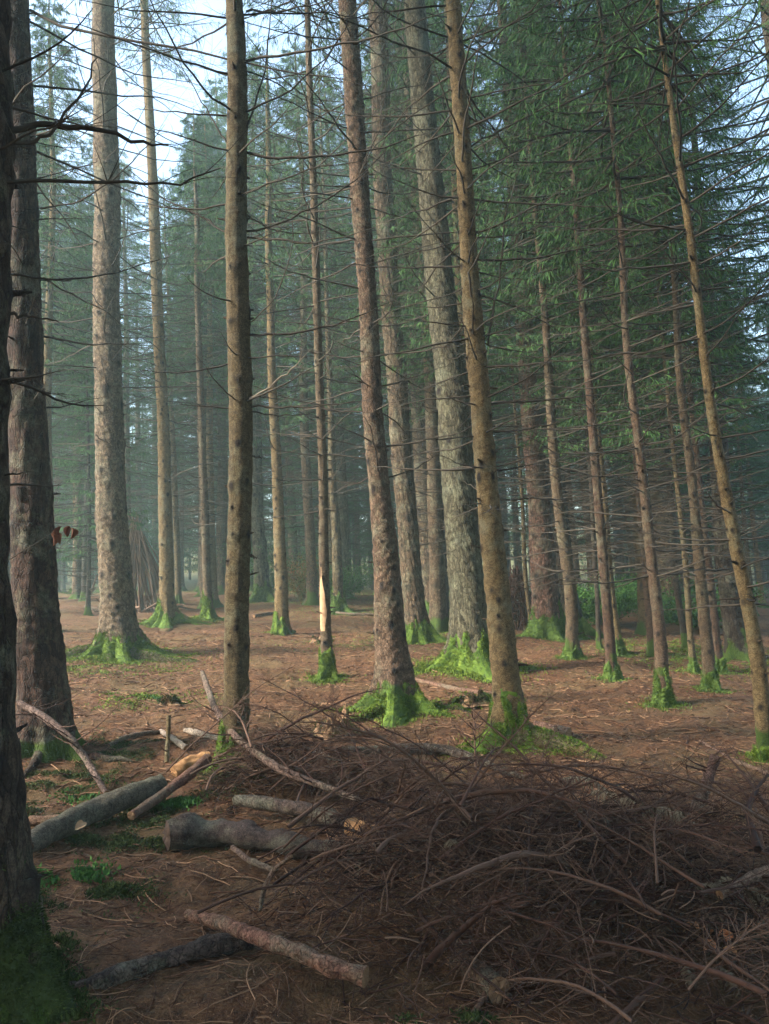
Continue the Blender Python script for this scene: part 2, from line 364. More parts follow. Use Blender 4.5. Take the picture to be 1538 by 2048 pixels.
def trunk_geo(rng, zs, cx, cy, r, flare=1.0, lobes=4, nth=32, moss_h=0.4, knot_step=0.42, knot0=0.5, knot1=9.0, stubs=True, near=True, mossside=None, lumps=0.035):
    """Returns Buf of trunk in local coordinates (base at origin) and the radius function"""
    B = Buf(); th = np.arange(nth) * 2 * np.pi / nth
    ph = rng.uniform(0, 6.28); lob = np.maximum(0, np.cos(lobes * th + ph)) ** 1.5 + 0.5 * np.maximum(0, np.cos((lobes - 1) * th + ph * 2.3)) ** 2
    f1, f2 = rfield(int(rng.integers(1e6)), 0.55), rfield(int(rng.integers(1e6)), 0.12)
    rb = np.interp(0.3, zs, r); hf = 0.18 + rb * 0.75
    def rad(z, tidx_theta):
        rr = np.interp(z, zs, r); l = np.interp(tidx_theta % (2 * np.pi), np.append(th, 2 * np.pi), np.append(lob, lob[0]))
        e = np.exp(-np.maximum(z, -0.15) / hf); e2 = np.exp(-np.maximum(z, -0.15) / (hf * 0.55))
        return rr * (1 + flare * (0.22 * e + 0.95 * e2 * l))
    ZZ, TH = np.meshgrid(zs, th, indexing='ij')
    R = rad(ZZ, TH); ax = np.interp(ZZ, zs, cx); ay = np.interp(ZZ, zs, cy)
    V = np.stack([ax + R * np.cos(TH), ay + R * np.sin(TH), ZZ], -1)
    rr0 = np.interp(ZZ, zs, r)
    disp = lumps * 0.6 * rr0 * f1(V) + 0.014 * rr0 / 0.15 * 0.25 * f2(V)
    tint = np.full(ZZ.shape, 0.5)
    # knots in rings
    z = knot0; kz, ka = [], []
    while z < knot1:
        nk = rng.integers(2, 5); off = rng.uniform(0, 6.28)
        ring = np.exp(-((ZZ - z - 0.02 * np.sin(TH * 2 + z * 9)) / 0.022) ** 2); tint = np.minimum(tint, 0.5 - 0.20 * ring * (0.6 + 0.4 * np.sin(TH * 3 + z * 17))); disp += 0.03 * rr0 * ring
        for j in range(nk): kz.append(z + rng.normal(0, 0.03)); ka.append(off + j * 6.28 / nk + rng.normal(0, 0.3))
        for j in range(rng.integers(0, 3)): kz.append(z + rng.uniform(0.08, 0.3)); ka.append(rng.uniform(0, 6.28))
        z += knot_step * rng.uniform(0.8, 1.2)
    for a, b in zip(kz, ka):
        rk = np.interp(a, zs, r); dth = (TH - b + np.pi) % (2 * np.pi) - np.pi
        dzz = ZZ - a; d2 = (dth * rk) ** 2 + (dzz * np.where(dzz < 0, rng.uniform(0.35, 0.9), 1.0)) ** 2; s = 0.011 + 0.12 * rk * rng.uniform(0.35, 1.4)
        g = np.exp(-d2 / (2 * s * s)); disp += g * s * 0.35
        tint = np.minimum(tint, 0.5 - 0.5 * np.exp(-d2 / (2 * (s * 0.85) ** 2)) * rng.uniform(0.7, 1.3))
        # sagging dark collar above the knot ring
    if moss_h > 0:
        mm = np.clip((moss_h * (1.0 + 0.35 * f1(V * 1.7)) - ZZ) / (0.35 * moss_h) * 0.5 + 0.5, 0, 1)
        if mossside is not None: mm *= np.clip(0.55 + 0.75 * np.cos(TH - mossside), 0, 1)
        tint = np.where(mm > 0.02, 0.5 + 0.5 * mm, tint)
    V[..., 0] += disp * np.cos(TH); V[..., 1] += disp * np.sin(TH)
    nz = len(zs); i = np.arange(nz - 1)[:, None] * nth; k = np.arange(nth)[None]; k2 = (k + 1) % nth
    Q = np.stack([i + k, i + k2, i + nth + k2, i + nth + k], -1)
    B.add(V, Q, 0, tint.ravel())
    if stubs:
        kz, ka = np.array(kz), np.array(ka); sel = rng.uniform(size=len(kz)) < 0.8; kz, ka = kz[sel], ka[sel]
        if len(kz):
            rk = rad(kz, ka); O = np.stack([np.interp(kz, zs, cx) + rk * 0.9 * np.cos(ka), np.interp(kz, zs, cy) + rk * 0.9 * np.sin(ka), kz], -1)
            D = np.stack([np.cos(ka), np.sin(ka), rng.uniform(-0.1, 0.35, len(ka))], -1); Ls = rk * 0.1 + 0.015 + 0.10 * rng.uniform(0, 1, len(kz)) ** 2.5
            P = O[:, None] + D[:, None] * (Ls[:, None] * np.array([0, 0.6, 1.0]))[..., None]
            rs = rng.uniform(0.006, 0.015, len(kz))[:, None] * np.array([1.3, 1.0, 0.35])
            tubes(B, P, rs, 5, 0, np.full(len(kz), 0.2))
    return B, rad

def moss_geo(rng, rad, cxf, cyf, h, amt=1.0, spread=0.35, side=None, dark=False, base=None, count=5000, big=1.0, len_=0.020):
    """uneven moss coat on a trunk base, made of a shell that dips under the bark where the moss ends, with tufts"""
    B = Buf(); nth, nz = 56, 26; th = np.arange(nth) * 2 * np.pi / nth; z = np.linspace(-0.12, h * 1.7, nz)
    ZZ, TH = np.meshgrid(z, th, indexing='ij'); f = rfield(int(rng.integers(1e6)), max(0.10, h * 0.35)); f3 = rfield(int(rng.integers(1e6)), 0.05)
    def maskf(ZZ, TH, V):
        top = h * (1.0 + 0.26 * f(V * np.array([1, 1, 0.35])))
        if side is not None: top = top * np.clip(0.72 + 0.55 * np.cos(TH - side), 0.05, 1.4)
        return np.clip((top - ZZ) / (0.32 * h) , -1, 1)
    R = rad(ZZ, TH); V0 = np.stack([cxf(ZZ) + R * np.cos(TH), cyf(ZZ) + R * np.sin(TH), ZZ], -1)
    mk = maskf(ZZ, TH, V0); off = 0.014 * big * mk + 0.003 * big * f3(V0) * (mk > 0)
    V = V0 + np.stack([off * np.cos(TH), off * np.sin(TH), 0 * off], -1)
    i = np.arange(nz - 1)[:, None] * nth; k = np.arange(nth)[None]; k2 = (k + 1) % nth
    Q = np.stack([i + k, i + k2, i + nth + k2, i + nth + k], -1)
    B.add(V, Q, 0, np.clip(0.08 + 0.2 * f3(V0 * 0.4), 0, 1).ravel())
    n = count; zz = rng.uniform(-0.03, 1.5 * h, n); tt = rng.uniform(0, 6.283, n); rr = rad(zz, tt)
    P = np.stack([cxf(zz) + rr * np.cos(tt), cyf(zz) + rr * np.sin(tt), zz], -1); mk = maskf(zz, tt, P)
    keep = mk > rng.uniform(-0.35, 0.5, n); P, tt, zz = P[keep], tt[keep], zz[keep]; n = len(P)
    D = np.stack([np.cos(tt), np.sin(tt), 0 * tt], -1) + rng.normal(0, 0.45, (n, 3)); D[:, 2] += rng.uniform(-0.3, 0.5, n)
    P = P + 0.008 * big * norm(D)
    diamonds(B, P, D, rng.uniform(0.5, 1.5, n) * len_ * big * 1.1, rng.uniform(0.0035, 0.008, n) * big, rng, 0, np.clip(rng.normal(0.3, 0.3, n) + 0.18 * f3(P * 0.3), 0, 1))
    # apron on the ground
    n2 = int(count * spread * 2.2); tt = rng.uniform(0, 6.283, n2); rr = rad(np.zeros(n2), tt); dd = rng.exponential(spread * 0.28, n2)
    if side is not None: dd *= np.clip(0.6 + 0.8 * np.cos(tt - side), 0.1, 1.5)
    x = (rr + dd) * np.cos(tt); y = (rr + dd) * np.sin(tt)
    z = GZ(base[0] + x, base[1] + y) - base[2] + 0.002
    D = rng.normal(0, 0.55, (n2, 3)); D[:, 2] = rng.uniform(0.3, 1.2, n2)
    diamonds(B, np.stack([x, y, z], -1), D, rng.uniform(0.5, 1.5, n2) * len_ * big * 1.6, rng.uniform(0.004, 0.011, n2) * big, rng, 0, np.clip(rng.normal(0.4, 0.35, n2), 0, 1))
    return B

def root_geo(rng, base, az, L, r0, sag=0.0, curve=0.3, mat=0, tint=0.5, moss=0.0):
    B = Buf(); t = np.linspace(0, 1, 14); a = az + curve * t; x = np.cumsum(np.cos(a)) * L / 14; y = np.cumsum(np.sin(a)) * L / 14
    rr = r0 * (1 - t) ** 0.8 + 0.012
    z = GZ(base[0] + x, base[1] + y) - base[2] + rr * 0.25 - sag * t + 0.02 * np.sin(t * 9 + az) * (1 - t)
    z[0] += r0 * 0.7; z[1] += r0 * 0.4
    tubes(B, np.stack([x, y, z], -1), rr, 9, mat, np.array([tint]))
    if moss:
        n = int(5200 * moss * L); i = rng.integers(0, 13, n); f = rng.uniform(0, 1, n); C3 = np.stack([x, y, z], -1); p = C3[i] * (1 - f)[:, None] + C3[i + 1] * f[:, None]; r_ = rr[i]
        T = norm(C3[i + 1] - C3[i]); S = norm(np.cross(T, [0, 0, 1.0])); a_ = rng.uniform(-0.3, 3.44, n); D = S * np.cos(a_)[:, None] + np.array([0, 0, 1.0]) * np.sin(a_)[:, None]
        k = rng.uniform(0, 1, n) > (i / 13.0) ** 1.5 - 0.1; p, D, r_ = p[k], D[k], r_[k]
        diamonds(B, p + D * r_[:, None] * 0.96, D + rng.normal(0, 0.5, D.shape), rng.uniform(0.012, 0.035, len(p)), rng.uniform(0.005, 0.011, len(p)), rng, 1, np.clip(rng.normal(0.3, 0.3, len(p)), 0, 1))
    return B

TREEPOS = []
def tree(label, px, base=None, bark='scaly', color=(0.2, 0.15, 0.11), H=20, moss=0.3, mossspread=0.3, mossside=None, mossbig=1.0, mosscount=5000, flare=1.0, lobes=4, seed=1,
         roots=(), dead=(2.2, 9.0), deadL=(0.6, 1.7), deadper=4, indiv=True, live=(10.0, 2.2), cat='spruce tree', group=None, knot_step=0.42, near=True, extra=None, trunkmoss=0.25, knot0=0.5,
         crown_sub=14, crown_nd=9, dsub=10, name='spruce_tree', barktint=None, mossmat='moss'):
    rng = np.random.default_rng(seed)
    b = G(px[0][0], px[0][1]) if base is None else np.array(base, float)
    b[2] = GZ(b[0], b[1]); y0 = b[1]
    pts = [(b, None)]; zs_, xs_, rs_ = [0.0], [0.0], [None]
    for (u, v, wd) in px[1:]:
        p = atY(u, v, y0); zs_.append(p[2] - b[2]); xs_.append(p[0] - b[0]); rs_.append(0.5 * wd * depth(p) / F)
    rs_[0] = rs_[1] * (1.02 if len(rs_) < 3 else 1.03)
    zt = zs_[-1]; sl = (xs_[-1] - xs_[max(0, len(xs_) - 3)]) / max(0.1, zs_[-1] - zs_[max(0, len(xs_) - 3)])
    zv = np.concatenate([np.linspace(-0.2, 2.5, 100 if near else 26), np.arange(2.54, 10.5, 0.04 if near else 0.16), np.arange(10.6, H, 0.5), [H]])
    zs_e = zs_ + ([H] if H > zt else []); xs_e = xs_ + ([xs_[-1] + sl * (H - zt)] if H > zt else []); rs_e = rs_ + ([0.012] if H > zt else [])
    zu = np.linspace(-0.2, H, 240); wn = int(1.2 / (zu[1] - zu[0]))
    cxu = smooth1(np.interp(zu, zs_e, xs_e), wn); cxu -= np.interp(0, zu, cxu); ru = smooth1(np.interp(zu, zs_e, rs_e), wn)
    sw = rfield(seed + 77, 3.5); wob = 0.012 * sw(np.stack([zu, 0 * zu, 0 * zu], -1)) * np.clip(zu, 0, 1)
    cx = np.interp(zv, zu, cxu + wob); cyu = 0.03 * rfield(seed + 5, 6.0)(np.stack([zu, 0 * zu, 0 * zu], -1)) * np.clip(zu, 0, 1); cy = np.interp(zv, zu, cyu)
    r = np.interp(zv, zu, np.maximum(ru, 0.01))
    root = link(name, None, None, b); root.empty_display_size = 0.3
    tag(root, label, cat, group)
    B, rad = trunk_geo(rng, zv, cx, cy, r, flare, lobes, (76 if r[10] > 0.08 else 40) if near else 18, trunkmoss, knot_step, knot0, 9.5, near, near, mossside)
    tr = link('trunk', B.mesh('trunk', [M[bark]]), root, color=color)
    if moss > 0:
        mb = moss_geo(rng, rad, lambda z: np.interp(z, zv, cx), lambda z: np.interp(z, zv, cy), moss, 1.0, mossspread, mossside, False, b, mosscount, mossbig)
        link('moss', mb.mesh('moss', [M[mossmat]], False), root)
        add_moss_spot(b[0], b[1], float(rs_[1]) + mossspread * 0.9, 0.75)
    for (az, L, rr, cv) in roots:
        rb = root_geo(rng, b, az, L, rr, 0.0, cv, moss=1.0 if moss > 0 else 0.0); link('root', rb.mesh('root', [M[bark], M[mossmat]]), root, color=color)
    axf = lambda z: np.stack([np.interp(z, zu, cxu), 0 * z], -1)
    if dead and indiv:
        z = dead[0]
        while z < dead[1]:
            nb = max(1, int(round(deadper + rng.normal(0, 1)))); off = rng.uniform(0, 6.28)
            for j in range(nb):
                L = rng.uniform(*deadL) * (0.7 + 0.5 * min(1, (z - dead[0]) / 4)); az = off + j * 6.283 / nb + rng.normal(0, 0.3); zz = z + rng.normal(0, 0.04)
                Bb = Buf(); a2 = axf(np.array([zz]))[0]; dead_branches(Bb, rng, [[a2[0], 0, zz]], np.array([az]), np.array([L]), np.array([0.005 + 0.0048 * L]), int(6 + 6 * L), subr=0.0017, n=11, subsub=1)
                link('branch', Bb.mesh('branch', [M['deadtwig']]), root)
            z += knot_step * rng.uniform(0.8, 1.25)
    if live or (dead and not indiv):
        z0, Lm = live if live else (None, 0)
        Bc = crown_buf(seed + 9, z0, H, Lm, None if (indiv or not dead) else dead[0], 6, 0.42 if z0 is not None and z0 > 8 else 0.42, crown_sub, crown_nd, 0.6, deadL[1] if dead else 1, ddens=1.3, axis=axf, dsub=dsub) if live else crown_buf(seed + 9, None, dead[1], 0, dead[0], axis=axf, deadL=deadL[1], dsub=dsub)
        link('crown', Bc.mesh('crown', [M['deadtwig'], M['needles']]), root)
    if extra: extra(root, b, rng, axf)
    TREEPOS.append((b[0], b[1]))
    return root

def px_branch(pts, r0, y, sub=8, tint=(0.0, 0.25), seed=0, bend_y=0.0, sublen=(0.15, 0.35)):
    """a long limb through picture points at world distance y; returns closure for tree(extra=...)"""
    def f(root, b, rng0):
        rng = np.random.default_rng(seed + 1000)
        P = np.array([atY(u, v, b[1] + bend_y * i / max(1, len(pts) - 1)) for i, (u, v) in enumerate(pts)]) - b
        s = np.linspace(0, len(P) - 1, 14); PP = np.stack([smooth1(np.interp(s, np.arange(len(P)), P[:, k]), 3) for k in range(3)], -1)
        PP += rng.normal(0, 0.008, PP.shape); t = np.linspace(0, 1, 14); B = Buf()
        tubes(B, PP, r0 * (1 - t) ** 0.6 + 0.002, 6, 0, np.array([rng.uniform(*tint)]))
        Ltot = np.linalg.norm(np.diff(PP, axis=0), axis=1).sum()
        for k in range(sub):
            i = int(rng.integers(2, 13)); T = norm(PP[i] - PP[i - 1]); D = norm(T + rng.normal(0, 0.55, 3)); l = Ltot * rng.uniform(*sublen)
            q = np.linspace(0, 1, 6); P2 = PP[i] + D * (l * q)[:, None] + rng.normal(0, 0.18, 3) * (l * q ** 2)[:, None]
            tubes(B, P2, 0.0028 * (1 - 0.5 * q), 3, 0, np.array([rng.uniform(*tint)]))
        link('branch', B.mesh('branch', [M['deadtwig']]), root)
    return f
def limbs(*fs): return lambda root, b, rng, axf: [f(root, b, rng) for f in fs]

# ------------------------------------------------------------------ named trees (picture points: u, v, width)
BR = dict(red=(0.105, 0.064, 0.043), tan=(0.215, 0.155, 0.074), olive=(0.145, 0.110, 0.057), pink=(0.155, 0.103, 0.069), grey=(0.135, 0.130, 0.086), dark=(0.055, 0.042, 0.032), brown=(0.135, 0.097, 0.061))
# A: nearest trunk cut by the left edge
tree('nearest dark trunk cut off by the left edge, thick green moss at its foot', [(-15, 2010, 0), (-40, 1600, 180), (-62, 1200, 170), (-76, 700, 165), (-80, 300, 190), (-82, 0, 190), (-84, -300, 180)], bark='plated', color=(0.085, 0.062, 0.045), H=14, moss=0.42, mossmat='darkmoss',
     mossspread=0.10, mosscount=42000, mossbig=0.8, flare=0.85, seed=11, dead=(2.2, 4.5), deadL=(0.5, 1.3), deadper=3, live=(8.5, 2.2), knot_step=0.5,
     extra=limbs(px_branch([(0, 268), (60, 255), (130, 250), (230, 268), (300, 285), (332, 292)], 0.014, 0, 7, seed=1, bend_y=0.3), px_branch([(10, 372), (70, 366), (180, 360), (290, 372), (370, 368), (437, 334)], 0.008, 0, 8, seed=2, bend_y=0.3),
                 px_branch([(0, 292), (60, 285), (110, 268), (170, 180), (195, 110)], 0.009, 0, 4, seed=3, bend_y=0.2), px_branch([(20, 628), (60, 635), (122, 645)], 0.007, 0, 1, seed=4)))
# B: big red brown trunk
tree('thick red-brown scaly trunk standing just right of the mossy edge trunk', [(92, 1500, 0), (82, 1350, 94), (68, 1100, 82), (54, 800, 70), (46, 500, 63), (40, 250, 60), (34, 0, 52)], bark='plated', color=(0.078, 0.043, 0.032), H=19, moss=0,
     trunkmoss=0.10, flare=0.7, seed=12, roots=((-0.3, 0.9, 0.07, 0.3), (-1.3, 0.7, 0.06, -0.3)), dead=(3.4, 8.5), deadL=(0.7, 2.0), deadper=4, live=(11, 2.6), knot_step=0.7,
     extra=limbs(px_branch([(62, 20), (120, 50), (230, 75), (360, 98), (490, 124), (600, 150), (700, 158)], 0.016, 0, 8, seed=5, bend_y=-0.8), px_branch([(80, 420), (170, 400), (260, 330), (330, 250)], 0.009, 0, 6, seed=6, bend_y=-0.3)))
# C
tree('broad upright trunk with wide bright moss skirt and roots, left part', [(237, 1312, 0), (232, 1240, 66), (227, 1100, 61), (217, 850, 54), (212, 600, 51), (210, 350, 49), (209, 0, 42)], bark='scaly', color=(0.185, 0.142, 0.098), H=22, moss=0.36,
     mossspread=0.6, mosscount=20000, flare=1.4, lobes=5, mossbig=1.3, seed=13, roots=((-0.5, 1.7, 0.16, 0.25), (0.1, 1.0, 0.10, -0.4), (-2.9, 1.2, 0.15, 0.3), (-1.7, 0.8, 0.14, 0.5), (-2.4, 0.9, 0.12, -0.3)), dead=(4.0, 13), deadL=(0.9, 2.4), deadper=4, live=(14, 2.8), knot_step=0.5)
# D
tree('slender trunk with bright moss boot beside the pole shelter', [(334, 1246, 0), (334, 1120, 27), (327, 850, 23), (318, 650, 22), (310, 500, 22), (299, 250, 18), (287, 0, 15)], bark='smooth', color=BR['tan'], H=21, moss=0.75, mossspread=0.5,
     mosscount=10000, mossbig=1.6, flare=2.3, seed=14, roots=((0.2, 1.0, 0.07, -0.2), (3.0, 0.9, 0.07, 0.2)), dead=(3.2, 12), deadL=(0.9, 2.2), deadper=4, live=(15.5, 2.0), mossside=2.6)
# E
tree('thin trunk with pale root toes, between pole shelter and olive trunk', [(416, 1238, 0), (413, 1150, 17), (403, 900, 14), (397, 650, 12), (391, 420, 10)], bark='smooth', color=BR['brown'], H=13, moss=0.5, mossspread=0.35, mosscount=5000, mossbig=1.5,
     flare=1.3, seed=15, dead=(2.5, 9.0), deadL=(0.7, 1.7), indiv=False, live=(9.5, 1.1))
# F
tree('olive-brown trunk rising from the brush pile with moss on its left foot', [(468, 1535, 0), (477, 1400, 50), (478, 1200, 47), (479, 1000, 47), (479, 800, 47), (476, 500, 44), (472, 250, 40), (470, 0, 35)], bark='smooth', color=BR['olive'], H=17, moss=0.30,
     mossspread=0.15, mosscount=6000, flare=0.9, seed=16, mossside=3.3, dead=(3.4, 7.5), deadL=(0.8, 1.8), deadper=3, live=(9.5, 2.3), knot_step=0.5, trunkmoss=0.3,
     extra=limbs(px_branch([(490, 22), (560, 20), (620, 10), (690, -6)], 0.010, 0, 5, seed=20), px_branch([(490, 118), (600, 105), (700, 88), (800, 60), (930, 10)], 0.012, 0, 6, seed=21, bend_y=-0.5), px_branch([(485, 290), (503, 225), (528, 160), (540, 60), (541, -20)], 0.011, 0, 4, seed=22),
                 px_branch([(490, 305), (560, 318), (650, 314), (760, 296), (860, 262)], 0.013, 0, 7, seed=23, bend_y=-0.4), px_branch([(493, 466), (560, 448), (640, 410), (700, 370), (790, 290)], 0.011, 0, 6, (0.1, 0.4), seed=24), px_branch([(495, 474), (580, 484), (660, 482), (760, 452)], 0.008, 0, 5, seed=25, bend_y=-0.4),
                 px_branch([(500, 670), (560, 668), (640, 658), (700, 642), (790, 600)], 0.010, 0, 6, seed=26, bend_y=-0.4), px_branch([(486, 806), (520, 785), (560, 758), (590, 735), (606, 712)], 0.010, 0, 2, (0.6, 0.9), seed=27, bend_y=-0.3), px_branch([(500, 814), (570, 817), (650, 813), (745, 798)], 0.009, 0, 3, (0.1, 0.4), seed=28, bend_y=-0.3),
                 px_branch([(503, 824), (560, 832), (622, 828)], 0.006, 0, 2, seed=29), px_branch([(503, 912), (530, 916)], 0.006, 0, 0, seed=30), px_branch([(500, 1110), (517, 1118)], 0.007, 0, 0, seed=31), px_branch([(456, 290), (425, 240), (390, 180), (350, 110)], 0.007, 0, 5, seed=32, bend_y=0.4),
                 px_branch([(455, 470), (400, 430), (330, 400), (250, 330)], 0.008, 0, 6, seed=33, bend_y=0.5), px_branch([(500, 650), (555, 590), (580, 520), (585, 440)], 0.005, 0, 3, (0.2, 0.5), seed=34, bend_y=-0.4)))
# G
tree('thin knotted trunk standing alone in front of the misty clearing', [(563, 1266, 0), (562, 1180, 26), (556, 1000, 21), (548, 850, 19), (542, 700, 16), (538, 450, 13), (536, 260, 9)], bark='smooth', color=BR['tan'], H=15, moss=0.42, mossspread=0.2, mosscount=3500,
     mossbig=1.4, flare=0.6, seed=17, dead=(3.5, 9.5), deadL=(0.7, 1.7), indiv=False, live=(8.2, 2.0), mossside=3.4)
# H, with a peeled strip
def peel(root, b, rng, axf):
    B = Buf(); t = np.linspace(0, 1, 30); zz = atY(650, 1262, b[1])[2] - b[2]; z1 = atY(642, 1135, b[1])[2] - b[2]
    zc = zz + (z1 - zz) * t; ax = axf(zc)[:, 0]; wd = 0.92 * np.sin(np.clip(t * 1.06 + 0.10, 0, 1) * np.pi) ** 0.6 * (1 - 0.4 * t) + 0.05
    for row, c in enumerate(zip(zc, ax, wd)): pass
    K = 9; a0 = -2.15; aa = a0 + np.linspace(-1, 1, K)[None] * wd[:, None] + 0.10 * rfield(9, 0.2)(np.stack([zc, 0 * zc, 0 * zc], -1))[:, None]
    r = 0.5 * 20 * depth(b) / F * (1.08 - 0.05 * t)
    V = np.stack([ax[:, None] + r[:, None] * np.cos(aa), r[:, None] * np.sin(aa), zc[:, None] + 0 * aa], -1)
    i = np.arange(29)[:, None] * K; k = np.arange(K - 1)[None]; B.add(V, np.stack([i + k, i + k + 1, i + K + k + 1, i + K + k], -1), 0)
    link('bare_wood', B.mesh('bare_wood', [M['palewood']]), root)
tree('thin trunk with a long pale strip where the bark is peeled off', [(655, 1358, 0), (651, 1270, 23), (649, 1150, 20), (647, 1000, 18), (640, 800, 17), (634, 650, 16), (625, 350, 14), (613, 50, 12)], bark='smooth', color=BR['brown'], H=16, moss=0.38, mossspread=0.25,
     mosscount=6000, mossbig=1.2, flare=1.1, seed=18, dead=(2.6, 10), deadL=(0.6, 1.8), deadper=4, live=(11, 1.8), extra=peel)
# I
tree('stout pinkish trunk with moss-covered flare in the middle of the clearing', [(797, 1422, 0), (785, 1310, 64), (774, 1150, 52), (760, 1000, 43), (747, 850, 41), (735, 680, 38), (722, 500, 37), (710, 250, 38), (699, 0, 35)], bark='scaly', color=BR['pink'], H=20, moss=0.25,
     mossspread=0.28, mosscount=15000, mossbig=1.1, flare=1.6, lobes=5, seed=19, roots=((0.0, 0.9, 0.07, -0.3), (-2.6, 0.8, 0.07, 0.4), (-1.0, 0.5, 0.06, 0.2)), dead=(3.0, 9.5), deadL=(0.8, 1.9), deadper=3, live=(11.5, 2.6), knot_step=0.4)
# J
tree('reddish trunk right behind the stout pinkish one, dark moss at base', [(838, 1277, 0), (828, 1200, 42), (815, 1050, 41), (800, 880, 41), (787, 700, 40), (775, 520, 38), (763, 300, 37), (755, 0, 36)], bark='plated', color=BR['brown'], H=24, moss=0.30, mossspread=0.3,
     mosscount=6000, mossbig=1.5, flare=1.2, seed=20, dead=(5.5, 14), deadL=(0.9, 2.2), indiv=False, live=(15, 3.0), knot_step=0.7)
# K
tree('big grey-green rough-barked trunk with bright mossy roots behind the yellow-brown trunk', [(938, 1338, 0), (940, 1230, 74), (930, 1100, 68), (920, 950, 66), (903, 750, 62), (885, 600, 57), (870, 450, 54), (850, 250, 47), (828, 0, 42)], bark='plated', color=BR['grey'], H=25,
     moss=0.42, mossspread=0.5, mosscount=16000, mossbig=1.4, flare=1.35, lobes=4, seed=21, roots=((3.3, 0.9, 0.09, 0.1), (-0.6, 0.8, 0.08, 0.3), (-2.0, 0.5, 0.09, 0.3)), dead=(5.0, 14), deadL=(0.9, 2.3), deadper=3, live=(15, 3.0), knot_step=0.8, knot0=3.5)
# L
tree('smooth yellow-brown trunk with knots and one arching mossy root', [(1022, 1498, 0), (1018, 1400, 57), (1008, 1300, 53), (998, 1200, 50), (980, 1020, 44), (966, 880, 42), (951, 700, 40), (931, 420, 33), (912, 120, 31), (904, 0, 30)], bark='smooth', color=BR['tan'], H=17, moss=0.36,
     mossspread=0.30, mosscount=16000, mossbig=1.0, flare=1.4, lobes=3, seed=22, roots=((-0.35, 1.0, 0.17, -0.7), (0.7, 0.5, 0.06, 0.2), (3.0, 0.55, 0.08, 0.2), (-2.2, 0.4, 0.08, 0.2)), dead=(2.5, 8.5), deadL=(0.7, 1.9), deadper=5, live=(10.5, 2.4), knot_step=0.36,
     extra=limbs(px_branch([(972, 690), (1000, 560), (1012, 420), (1040, 330)], 0.010, 0, 5, seed=50), px_branch([(930, 300), (1010, 255), (1100, 210), (1230, 150)], 0.009, 0, 6, seed=51), px_branch([(900, 180), (820, 235), (740, 300), (690, 420)], 0.007, 0, 5, seed=52),
                 px_branch([(985, 1000), (960, 985), (925, 960)], 0.006, 0, 1, (0.7, 0.9), seed=53), px_branch([(950, 820), (1040, 800), (1130, 750), (1180, 720)], 0.006, 0, 6, (0.3, 0.6), seed=54), px_branch([(950, 570), (860, 600), (780, 620), (700, 700)], 0.006, 0, 5, (0.1, 0.4), seed=55)))
# right-hand and rear trees
def small(label, px, **k):
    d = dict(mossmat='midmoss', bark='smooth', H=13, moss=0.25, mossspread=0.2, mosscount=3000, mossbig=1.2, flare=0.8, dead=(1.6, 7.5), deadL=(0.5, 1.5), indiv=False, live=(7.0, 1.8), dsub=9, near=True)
    d.update(k); return tree(label, px, **d)
small('large dark reddish trunk with mossy foot beside the heaped brush den', [(1097, 1278, 0), (1088, 1150, 52), (1076, 1000, 44), (1062, 850, 38), (1050, 700, 34), (1035, 450, 30)], bark='plated', color=(0.17, 0.10, 0.075), H=22, moss=0.5, mosscount=7000, mossbig=1.8, flare=1.3, seed=31, dead=(3, 12), deadL=(0.8, 2.2), live=(11, 3.0))
small('thin straight trunk in front of the flared dark one, right of the brush den', [(1145, 1320, 0), (1142, 1200, 24), (1117, 1000, 21), (1092, 700, 15), (1072, 450, 12)], color=BR['brown'], seed=32, moss=0.2)
small('dark trunk with wide flared foot behind the thin straight one', [(1150, 1266, 0), (1132, 1150, 34), (1118, 1000, 28), (1100, 800, 22)], bark='plated', color=BR['dark'], H=20, seed=33, moss=0.4, flare=1.6, mossbig=1.6, live=(8, 2.6), dead=(2.5, 9))
small('slim brown trunk leaning left with dark mossy foot, ringed with knots', [(1225, 1362, 0), (1212, 1200, 20), (1187, 900, 17), (1165, 650, 15), (1150, 400, 12)], color=BR['red'], seed=34, moss=0.25, live=(6.4, 1.9))
small('slim tan trunk close behind the slim brown leaning one', [(1238, 1312, 0), (1222, 1180, 19), (1205, 1000, 17), (1185, 800, 14)], color=BR['tan'], seed=35, live=(5.5, 2.0))
small('slender pinkish-tan trunk with green mossy foot on the right slope', [(1328, 1412, 0), (1313, 1220, 23), (1292, 1020, 19), (1270, 800, 16), (1250, 600, 13), (1235, 400, 11)], color=BR['pink'], seed=36, moss=0.3, mosscount=5000, dead=(1.6, 6.2), live=(6.4, 1.8))
small('slender brown trunk in front of its reddish twin, far right', [(1422, 1382, 0), (1410, 1200, 23), (1383, 980, 18), (1365, 800, 15), (1350, 600, 12)], color=BR['brown'], seed=37, moss=0.22, live=(6.0, 1.9))
small('reddish twin trunk just right of the slender brown one', [(1440, 1348, 0), (1420, 1180, 17), (1400, 1020, 14), (1385, 850, 12)], color=BR['red'], seed=38, live=(5.0, 1.8))
tree('pale slender trunk leaning left at the right edge, mossy halfway up', [(1533, 1522, 0), (1515, 1320, 29), (1491, 1190, 27), (1470, 1080, 25), (1440, 900, 21), (1415, 740, 18), (1392, 580, 16), (1372, 430, 15), (1345, 200, 12), (1325, 60, 9)], bark='smooth', color=BR['tan'], H=9.5, moss=0.16, mossspread=0.15,
     mosscount=4000, flare=0.6, seed=39, dead=(1.5, 7.5), deadL=(0.5, 1.5), deadper=4, live=(6.9, 1.3), knot_step=0.34, crown_sub=8, crown_nd=4)
